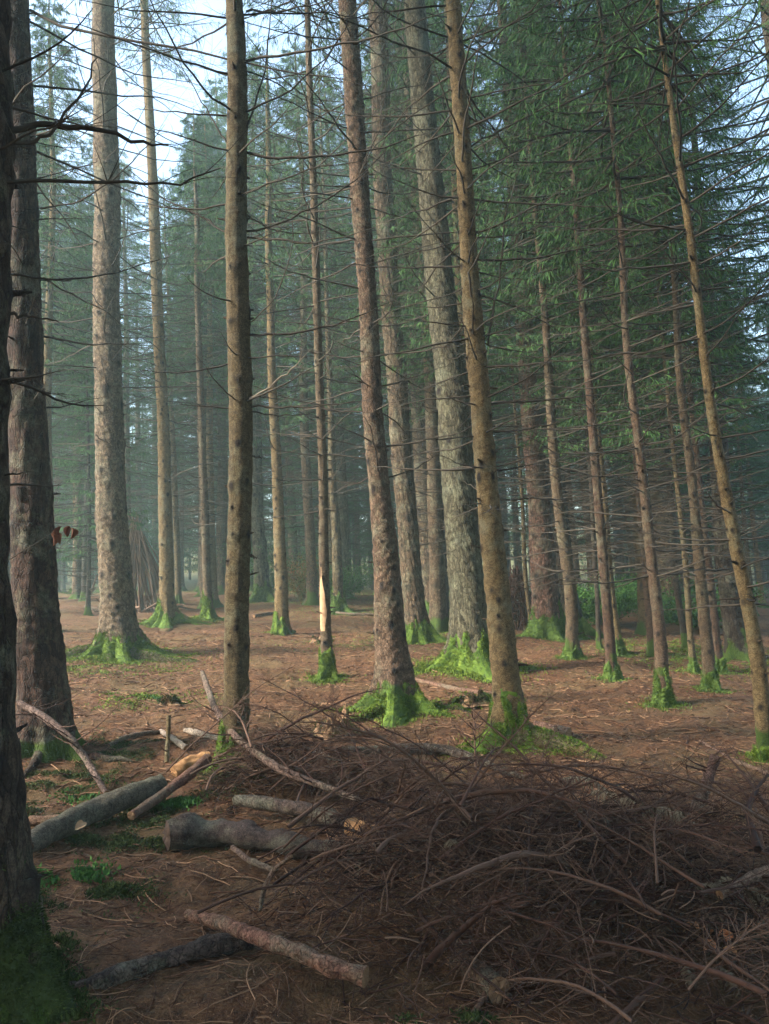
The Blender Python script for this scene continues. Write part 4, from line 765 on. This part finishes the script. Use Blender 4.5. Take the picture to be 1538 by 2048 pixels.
# stumps
def stump(label, u, v, wpx, hpx, seed, mossy=0.5, name='tree_stump'):
    rng = np.random.default_rng(seed); b = G(u, v); dp = depth(b); R = 0.5 * wpx * dp / F; H = hpx * dp / F
    root = link(name, None, None, b); tag(root, label, 'stump')
    nth, nz = 48, 18; th = np.arange(nth) * 2 * np.pi / nth; z = np.linspace(-0.05, 1, nz); ZZ, TH = np.meshgrid(z, th, indexing='ij')
    f = rfield(seed, 0.12); f2 = rfield(seed + 1, 0.04); top = H * (0.62 + 0.25 * np.sin(TH + seed) + 0.16 * f(np.stack([np.cos(TH) * R, np.sin(TH) * R, 0 * TH], -1) * 1.5) + 0.10 * rng.uniform(-1, 1, nth)[None])
    zz = ZZ * np.maximum(top, 0.2 * H); rr = R * (0.66 + 0.5 * np.exp(-zz / (0.35 * H)) * (0.75 + 0.4 * np.cos(4 * TH + seed))) * (1 - 0.12 * ZZ)
    V = np.stack([rr * np.cos(TH), rr * np.sin(TH), zz], -1); V[..., :2] *= (1 + 0.06 * f(V) + 0.05 * f2(V))[..., None]
    B = Buf(); i = np.arange(nz - 1)[:, None] * nth; k = np.arange(nth)[None]; k2 = (k + 1) % nth
    B.add(V, np.stack([i + k, i + k2, i + nth + k2, i + nth + k], -1), 0)
    inner = V[-1].copy(); rings = [inner]
    for q, dz in ((0.8, -0.15), (0.5, -0.3), (0.02, -0.35)):
        x = V[-1].copy(); x[:, :2] *= q; x[:, 2] = x[:, 2] * q + (1 - q) * H * 0.5 + dz * H * 0.5 + rng.uniform(-0.05, 0.05, nth) * H; rings.append(x)
    VV = np.concatenate(rings); a = np.arange(nth); b_ = (a + 1) % nth; B.add(VV, np.concatenate([np.stack([a + nth * j, b_ + nth * j, b_ + nth * (j + 1), a + nth * (j + 1)], -1) for j in range(3)]), 0)
    link('stump_wood', B.mesh('stump_wood', [M['stumpwood']]), root)
    if mossy:
        Bm = Buf(); n = int(5000 * mossy); ii = rng.integers(3, nz, n); jj = rng.integers(0, nth, n); P = V[ii, jj] + rng.normal(0, 0.006, (n, 3)); kk = (f(P * 0.8) + 0.4 > rng.uniform(-0.5, 0.8, n)); P = P[kk]; n = len(P)
        D = norm(P * np.array([1, 1, 0.2])) + rng.normal(0, 0.5, (n, 3)); D[:, 2] += 0.4; diamonds(Bm, P, D, rng.uniform(0.01, 0.03, n), rng.uniform(0.004, 0.010, n), rng, 0, rng.uniform(0, 1, n) ** 1.5)
        link('moss', Bm.mesh('moss', [M['darkmoss']], False), root)
    add_moss_spot(b[0], b[1], R * 1.6, 0.5)
stump('rotten split stump with ragged top in the open floor before the pinkish trunk', 668, 1472, 88, 52, 1, 0.7)
stump('low moss-grown stump just left of the yellow-brown trunk', 946, 1408, 66, 26, 2, 1.0)
stump('small flat mossy stump in front of the olive-brown trunk at left', 338, 1408, 44, 18, 3, 0.6)
stump('small dark stump remnant beside the broad trunk roots', 314, 1313, 34, 13, 4, 0.3)
stump('little broken stump at the foot of the peeled trunk', 634, 1285, 24, 14, 5, 0.5)

# ------------------------------------------------------------------ stick shelters
def shelter(name, label, u0, u1, vb, uapex, vapex, n, seed, color1, tint=(0.0, 0.5), rs=(0.012, 0.03), extra_low=10, over=0.12, twiggy=0, pm='polewood'):
    rng = np.random.default_rng(seed); L0, R0 = G(u0, vb), G(u1, vb); c = (L0 + R0) / 2; c[2] = GZ(c[0], c[1]); wd = abs(R0[0] - L0[0]) / 2
    ap = atY(uapex, vapex, c[1] + 0.1) - c; root = link(name, None, None, c); tag(root, label, 'shelter')
    for i in range(n):
        a = rng.uniform(-math.pi, math.pi); rr = wd * rng.uniform(0.75, 1.05); b = np.array([rr * math.cos(a), rr * 0.8 * math.sin(a), 0]); b[2] = GZ(c[0] + b[0], c[1] + b[1]) - c[2] - 0.02
        k = rng.uniform(0.55, 1.0 + over) if i > n * 0.35 else rng.uniform(0.92, 1.0 + over); e = b + (ap + rng.normal(0, 0.06, 3) - b) * k; q = np.linspace(0, 1, 9)
        P = b + (e - b) * q[:, None] + (rng.normal(0, 0.07, 3) * np.array([1, 1, 0.3])) * np.sin(q * np.pi)[:, None] + rng.normal(0, 0.008, (9, 3)); r = rng.uniform(*rs)
        B = Buf(); tubes(B, P, r * (1 - 0.5 * q), 7, 0, np.array([rng.uniform(*tint)]))
        if twiggy: dead_branches(B, rng, P[rng.integers(2, 8, twiggy)], rng.uniform(0, 6.28, twiggy), rng.uniform(0.2, 0.5, twiggy), np.full(twiggy, 0.006), 5, 0, (-0.4, 0.3), subr=0.004)
        link('pole', B.mesh('pole', [M[pm]]), root)
    for i in range(extra_low):
        a = rng.uniform(-math.pi, 0.3); p0 = np.array([wd * 1.0 * math.cos(a), wd * 0.8 * math.sin(a), 0.05]); d = rng.normal(0, 1, 3); d[2] = abs(d[2]) * 0.35; d = norm(d); q = np.linspace(-0.5, 0.5, 7)
        P = p0 + d * (wd * rng.uniform(0.7, 1.3) * q)[:, None] + np.array([0, 0, 0.1]); B = Buf(); tubes(B, P, rng.uniform(*rs) * 0.9 * np.ones(7), 6, 0, np.array([rng.uniform(*tint)])); link('pole', B.mesh('pole', [M[pm]]), root)
    return root
shelter('pole_shelter', 'cone of stacked poles and branches leaning together behind the mossy-skirted trunk', 228, 344, 1220, 272, 1052, 95, 3, None, (0.05, 0.8), (0.016, 0.042), 18, 0.16)
shelter('brush_shelter', 'dark rounded den of heaped reddish branches behind the yellow-brown trunk', 990, 1084, 1264, 1030, 1146, 100, 4, None, (0.0, 0.12), (0.012, 0.026), 16, 0.1, 4, 'piletwig')
log('fallen_log', 'short thick log lying on the ground left of the pole shelter', [(168, 1216, 0.06, 9), (185, 1217, 0.06, 9), (200, 1219, 0.06, 8)], color=(0.24, 0.17, 0.13), seed=31)
log('propped_stick', 'thin stick propped up from the ground left of the pole shelter', [(172, 1210, 0.1, 4), (184, 1180, 0.6, 4), (194, 1150, 1.1, 3)], color=(0.16, 0.11, 0.09), seed=32, cat='stick')

# ------------------------------------------------------------------ brush pile: every heaped branch a thing
PC = [(G(1060, 1850), 1.25, 0.80, 0.50), (G(640, 1580), 0.80, 0.42, 0.36), (G(1330, 1800), 0.8, 0.7, 0.46), (G(900, 1700), 0.75, 0.55, 0.40), (G(840, 1800), 0.6, 0.4, 0.16), (G(1250, 1960), 1.2, 0.45, 0.12), (G(520, 1560), 0.45, 0.35, 0.24)]
PC[0] = (PC[0][0] + np.array([0.0, 0.24, 0]), 1.2, 0.80, 0.49)
def pile_h(x, y):
    h = 0 * x
    for (c, rx, ry, hh) in PC: h = np.maximum(h, hh * np.clip(1.15 - ((x - c[0]) / rx) ** 2 - ((y - c[1]) / ry) ** 2, 0, 1) ** 0.6)
    return h
PZONE = [0]
def pile_pt(rng, n, edge=0.0):
    out = []
    while len(out) < n:
        k = PZONE[0] = rng.choice(len(PC), p=np.array([0.35, 0.16, 0.17, 0.14, 0.04, 0.06, 0.08])); c, rx, ry, hh = PC[k]; a = rng.uniform(0, 6.28); q = math.sqrt(rng.uniform()); x, y = c[0] + rx * q * math.cos(a), c[1] + ry * q * math.sin(a); out.append((x, y))
    return np.array(out)
rng = np.random.default_rng(42)
LB = ['curved dead spruce branch', 'thicker bare branch', 'fine twiggy branch']
ZN = ['tangled in the tall middle of the brush pile', 'in the brush behind the mauve-grey log', 'in the right end of the brush pile by the ferns', 'on the left flank of the main brush heap', 'in the low brush behind the reddish foreground branch', 'along the lower front edge of the brush pile', 'in the brush at the foot of the olive-brown trunk']
for i in range(225):
    x, y = pile_pt(rng, 1)[0]; h = float(pile_h(np.array(x), np.array(y))); z = GZ(x, y) + h * rng.uniform(0.35, 1.02) + 0.01 + (0.10 if i >= 190 else 0); az = rng.uniform(0, 6.28)
    kind = 1 if i % 6 == 0 and i < 190 else (2 if i % 3 == 0 else 0)
    L = {0: rng.uniform(0.5, 1.1), 1: rng.uniform(0.7, 1.3), 2: rng.uniform(0.4, 0.8)}[kind]; r = {0: rng.uniform(0.005, 0.010), 1: rng.uniform(0.010, 0.020), 2: rng.uniform(0.003, 0.006)}[kind]
    tilt = rng.normal(0.04, 0.26) + (0.3 if i >= 190 else 0); bow = rng.uniform(-0.5, 0.05) if kind != 1 else rng.normal(0, 0.1)
    B = Buf(); O = -0.5 * L * np.array([math.cos(az), math.sin(az), 0]) * 0.8
    dead_branches(B, rng, [O], np.array([az]), np.array([L]), np.array([r]), int(22 + 16 * L), 0, (0.25 + tilt, 0.26 + tilt), (bow - 0.2, bow - 0.19), 0.0, 0.45, 0.0021, (0.10, 0.42), 12, 2, 6, 0.16, 0.15, 0.14, 0.45)
    o = link('dead_branch', B.mesh('dead_branch', [M['piletwig']]), None, (x, y, z)); zn = ZN[PZONE[0]]; c0 = PC[PZONE[0]][0]; dx, dy = x - c0[0], y - c0[1]
    side = ('far' if dy > 0 else 'near') if abs(dy) > abs(dx) * 0.66 else ('right-hand' if dx > 0 else 'left-hand')
    if PZONE[0] == 0: zn = 'on the ' + side + ' slope of the tall middle of the brush pile'
    if PZONE[0] == 2: zn = 'on the ' + side + ' side of the brush pile end by the ferns'
    tag(o, LB[kind] + ' ' + zn, 'branch', LB[kind] + ' ' + zn)
# fine tangle
B = Buf(); n = 7000; p2 = pile_pt(rng, n); xx, yy = p2[:, 0] + rng.normal(0, 0.12, n), p2[:, 1] + rng.normal(0, 0.12, n); hh = pile_h(xx, yy); zz = GZ(xx, yy) + hh * rng.uniform(0, 0.95, n) ** 0.6 + 0.004
az = rng.uniform(0, 6.28, n); L = rng.uniform(0.05, 0.26, n); q = np.linspace(-0.5, 0.5, 6); D = np.stack([np.cos(az), np.sin(az), rng.normal(0, 0.42, n)], -1)
P = np.stack([xx, yy, zz], -1)[:, None] + D[:, None] * (L[:, None] * q)[..., None]; bw = rng.normal(0, 0.3, (n, 3)) * np.array([1, 1, 0.5]); P += bw[:, None] * (L[:, None] * (0.25 - q ** 2))[..., None]
P[..., 2] = np.maximum(P[..., 2], GZ(P[..., 0], P[..., 1]) + 0.003)
tubes(B, P, (0.0008 + 0.0042 * rng.uniform(0, 1, n) ** 3)[:, None] * np.ones((1, 6)), 3, 0, rng.uniform(0, 1, n) ** 3.0)
n = 14000; p2 = pile_pt(rng, n); xx, yy = p2[:, 0], p2[:, 1]; zz = GZ(xx, yy) + pile_h(xx, yy) * rng.uniform(0, 0.8, n) ** 0.7
diamonds(B, np.stack([xx, yy, zz], -1), rng.normal(0, 1, (n, 3)) * np.array([1, 1, 0.4]), rng.uniform(0.01, 0.035, n), rng.uniform(0.0015, 0.005, n), rng, 1, rng.uniform(0, 1, n) ** 2)
o = link('brush_debris', B.mesh('brush_debris', [M['piletwig'], M['deadneedle']])); tag(o, 'loose tangle of fine twigs and dry needles filling the brush pile', 'debris', None, 'stuff')

# dead fern fronds
def fern(label, u, v, h, az, L, seed, mat='fern', up=0.5):
    rng = np.random.default_rng(seed); b = G(u, v, h + (0.12 if h > 0.1 else 0)); B = Buf(); q = np.linspace(0, 1, 26); d = np.array([math.cos(az), math.sin(az), 0])
    P = d * (L * q)[:, None] + np.array([0, 0, 1]) * (L * (up * q - 0.75 * q ** 2))[:, None] + rng.normal(0, 0.004, (26, 3)); tubes(B, P, 0.0025 * (1 - 0.7 * q), 4, 0, np.array([0.7]))
    S = np.cross(d, [0, 0, 1]); K = 24
    for s in (-1, 1):
        i = np.arange(1, 25); l = L * 0.19 * np.sin(np.pi * (0.12 + 0.85 * i / 25)) * rng.uniform(0.7, 1.1, 24); t = np.linspace(0, 1, 5)
        PP = P[i][:, None] + (S * s + d * 0.35)[None, None] * (l[:, None] * t)[..., None]; PP[..., 2] -= (l[:, None] * t ** 2) * rng.uniform(0.3, 2.0, 24)[:, None]
        Wd = 0.0055 * (1 - t) ** 0.5 + 0.001; off = (d * 1.0)[None, None] * Wd[None, :, None]
        V = np.stack([PP - off, PP + off + np.array([0, 0, 0.002])], 2).reshape(-1, 3); a = (np.arange(24)[:, None] * 10 + np.arange(4)[None] * 2).ravel(); B.add(V, np.stack([a, a + 1, a + 3, a + 2], -1), 0, rng.uniform(0, 0.6))
    o = link('dead_fern', B.mesh('dead_fern', [M[mat]]), None, b); tag(o, label, 'fern', 'dead fern fronds on the brush'); return o
F1, F2, F3 = 'pale dry fern frond draped over the far side of the brush pile', 'pale dry fern frond at the right end of the brush pile', 'grey dry fern frond at the bottom right corner'
for (u, v, h, az, L, lb) in [(1120, 1560, 0.30, -0.3, 0.42, F1), (1180, 1585, 0.34, -0.9, 0.45, F1), (1240, 1600, 0.36, -1.2, 0.40, F1), (1290, 1620, 0.36, -0.6, 0.36, F1), (1210, 1640, 0.36, -1.9, 0.36, F1), (1270, 1650, 0.36, -1.4, 0.34, F1), (1345, 1640, 0.34, -2.1, 0.3, F1), (1160, 1620, 0.36, -1.6, 0.32, F1),
                              (1390, 1780, 0.16, 0.3, 0.30, F2), (1430, 1760, 0.16, -0.6, 0.32, F2), (1470, 1770, 0.16, -1.5, 0.28, F2), (1385, 1975, 0.04, 1.4, 0.22, F3), (1480, 1990, 0.05, 1.7, 0.24, F3), (920, 1690, 0.30, 2.2, 0.14, 'short tan dry frond near the middle of the brush pile')]:
    fern(lb, u, v, h - (0.05 if h > 0.25 else 0), az, L * 0.78, int(u * 3 + v), up=0.5 if h > 0.1 else 0.9)

# leaves
def leaf_mesh(seed, L, mat, curl=0.5):
    rng = np.random.default_rng(seed); B = Buf(); t = np.linspace(0, 1, 9); s = np.linspace(-1, 1, 5); W_ = 0.33 * L * np.sin(np.pi * np.clip(t, 0.02, 0.98)) ** 0.8; TT, SS = np.meshgrid(t, s, indexing='ij')
    V = np.stack([TT * L, SS * W_[:, None], curl * L * (0.35 * SS ** 2 * W_[:, None] / L * 3 - TT * (TT - 0.8) * 0.6) + 0.03 * L * rng.normal(0, 1, TT.shape)], -1)
    i = np.arange(8)[:, None] * 5; k = np.arange(4)[None]; B.add(V, np.stack([i + k, i + k + 1, i + 6 + k, i + 5 + k], -1), 0, rng.uniform(0, 0.7)); return B.mesh('leaf', [M[mat]])
def leaf(name, label, p, L, mat, rot, seed, group=None, curl=0.6):
    o = link(name, leaf_mesh(seed, L, mat, curl), None, p); o.rotation_euler = rot; tag(o, label, 'leaf', group); return o
for i, (u, v) in enumerate([(1400, 1862), (1420, 1868), (1436, 1872), (1428, 1888), (1446, 1896), (1410, 1880), (1450, 1884)]):
    leaf('beech_leaf', 'curled bright orange beech leaf in the cluster below the right-hand log', G(u, v, 0.12), 0.065, 'beech', (rng.uniform(-0.9, 0.9), rng.uniform(-1.2, 0.6), rng.uniform(0, 6.28)), i, 'orange beech leaves')
leaf('beech_leaf', 'single red-orange curled leaf on top of the brush pile', G(1052, 1636, 0.42), 0.07, 'beech', (0.4, -0.4, 0.3), 20)
leaf('fallen_leaf', 'pale yellowish leaf hanging in twigs above the reddish branch', G(716, 1750, 0.15), 0.06, 'fern', (0.2, -1.3, 0.8), 21)
leaf('fallen_leaf', 'small tan leaf lying on the moss by the nearest trunk', G(12, 1875, 0.10), 0.05, 'beech', (0.2, 0.1, 0.8), 22)
leaf('fallen_leaf', 'pale leaf on the lower left end of the grey log', G(150, 1660, 0.14), 0.09, 'palewood', (0.6, -0.3, 1.0), 23)
# twig with wilted leaves beside the red-brown trunk
b = atY(18, 1120, 5.2); root = link('leafy_twig', None, None, b); tag(root, 'thin twig holding wilted dark red leaves in front of the red-brown trunk', 'twig')
B = Buf(); pp = np.array([atY(u, v, 5.2) - b for u, v in [(18, 1120), (40, 1105), (75, 1085), (105, 1065), (120, 1050), (145, 1047)]]); tubes(B, pp, np.linspace(0.004, 0.0015, 6), 5); link('stem', B.mesh('stem', [M['deadtwig']]), root)
for i, (u, v) in enumerate([(112, 1058), (118, 1066), (124, 1052), (138, 1052), (142, 1056), (108, 1070)]):
    o = link('leaf', leaf_mesh(40 + i, 0.075, 'darkleaf', 1.3), root, atY(u, v, 5.2) - b); o.rotation_euler = (rng.uniform(-0.6, 0.6), 1.2 + rng.uniform(-0.3, 0.3), rng.uniform(0, 6.28))
# bare dead sapling
b = G(951, 1535); root = link('dead_sapling', None, None, b); tag(root, 'small bare dead spruce sapling standing up behind the brush pile', 'sapling'); B = Buf()
tp = atY(948, 1415, b[1]) - b; q = np.linspace(0, 1, 8); tubes(B, tp * q[:, None], 0.010 * (1 - 0.6 * q), 6); link('stem', B.mesh('stem', [M['piletwig']]), root)
for z in (0.30, 0.45, 0.62, 0.8):
    for a in np.arange(4) * 1.57 + z * 7:
        B = Buf(); L = 0.32 * (1.1 - z); dead_branches(B, rng, [tp * z], np.array([a]), np.array([L]), np.array([0.004]), 3, 0, (0.6, 0.9)); link('branch', B.mesh('branch', [M['piletwig']]), root)

# ------------------------------------------------------------------ litter on the floor
rng = np.random.default_rng(77); B = Buf()
n = 170000; dep = 2.6 * (18 / 2.6) ** (rng.uniform(0, 1, n) ** 0.9); aa = rng.uniform(-0.6, 0.6, n); x = aa * dep; y = dep
sz = np.clip(dep / 6, 0.6, 2.0)
O = np.stack([x, y, GZ(x, y) + rng.uniform(0.001, 0.010, n)], -1); D = rng.normal(0, 1, (n, 3)); D[:, 2] = rng.normal(0.02, 0.12, n)
cl = rfield(31, 0.8)(O) + rng.normal(0, 0.8, n); k = cl > -0.6; O, D, sz = O[k], D[k], sz[k]; n = len(O)
diamonds(B, O, D, rng.uniform(0.012, 0.05, n) * sz, rng.uniform(0.002, 0.008, n) * sz, rng, 0, rng.uniform(0, 1, n) ** 2.6)
n = 7000; dep = 2.8 * (20 / 2.8) ** (rng.uniform(0, 1, n) ** 0.8); x = rng.uniform(-0.6, 0.6, n) * dep; y = dep; az = rng.uniform(0, 6.28, n); L = rng.uniform(0.06, 0.28, n); q = np.linspace(-0.5, 0.5, 5)
P = np.zeros((n, 5, 3)); P[..., 0] = x[:, None] + np.cos(az)[:, None] * L[:, None] * q; P[..., 1] = y[:, None] + np.sin(az)[:, None] * L[:, None] * q
bw = rng.normal(0, 0.25, (n, 2)); P[..., :2] += bw[:, None] * (L[:, None] * q ** 2)[..., None]; P[..., 2] = GZ(P[..., 0], P[..., 1]) + 0.005 + np.abs(rng.normal(0, 0.008, (n, 1)))
tubes(B, P, (rng.uniform(0.0016, 0.0065, n) * np.clip(dep / 7, 0.3, 1))[:, None] * np.ones((1, 5)), 4, 0, rng.uniform(0, 1, n) ** 2.4)
o = link('forest_litter', B.mesh('forest_litter', [M['litter']])); tag(o, 'small twigs, needles and bark chips scattered over the brown forest floor', 'litter', None, 'stuff')

# the ground sheet, last, so that it knows where moss grows
tint = np.zeros(X.shape)
for (sx, sy, sr, ss) in mossspots: tint = np.maximum(tint, ss * np.exp(-((X - sx) ** 2 + (Y - sy) ** 2) / (sr * sr)))
far = np.clip((Y - 26) / 8, 0, 1) * 0.5; tint = np.maximum(tint, far)
Bg = Buf(); ny, nx = X.shape; i = np.arange(ny - 1)[:, None] * nx; k = np.arange(nx - 1)[None]
Bg.add(np.stack([X, Y, Z], -1), np.stack([i + k, i + k + 1, i + nx + k + 1, i + nx + k], -1), 0, tint.ravel())
tag(link('ground', Bg.mesh('ground', [M['ground']])), None, None, None, 'structure')

# ------------------------------------------------------------------ haze: one closed box of even pale air round everything
x0, x1, y0, y1, z0, z1 = float(xs[0]) - 2, float(xs[-1]) + 2, float(ys[0]) - 2, float(ys[-1]) + 2, float(Z.min()) - 1.2, 36.0
me = bpy.data.meshes.new('haze'); me.from_pydata([(x0, y0, z0), (x1, y0, z0), (x1, y1, z0), (x0, y1, z0), (x0, y0, z1), (x1, y0, z1), (x1, y1, z1), (x0, y1, z1)], [], [(3, 2, 1, 0), (4, 5, 6, 7), (0, 1, 5, 4), (1, 2, 6, 5), (2, 3, 7, 6), (3, 0, 4, 7)])
hm = bpy.data.materials.new('haze_air'); hm.use_nodes = True; t = hm.node_tree; t.nodes.clear(); ou = t.nodes.new('ShaderNodeOutputMaterial'); pv = t.nodes.new('ShaderNodeVolumePrincipled')
pv.inputs['Color'].default_value = (0.66, 0.92, 0.92, 1); pv.inputs['Density'].default_value = HAZE; pv.inputs['Anisotropy'].default_value = 0.3; t.links.new(pv.outputs[0], ou.inputs['Volume'])
me.materials.append(hm); tag(link('haze', me), 'pale blue-green mist filling the forest air', 'haze', None, 'stuff')
print('objects', len(bpy.data.objects), 'verts', sum(len(m_.vertices) for m_ in bpy.data.meshes))
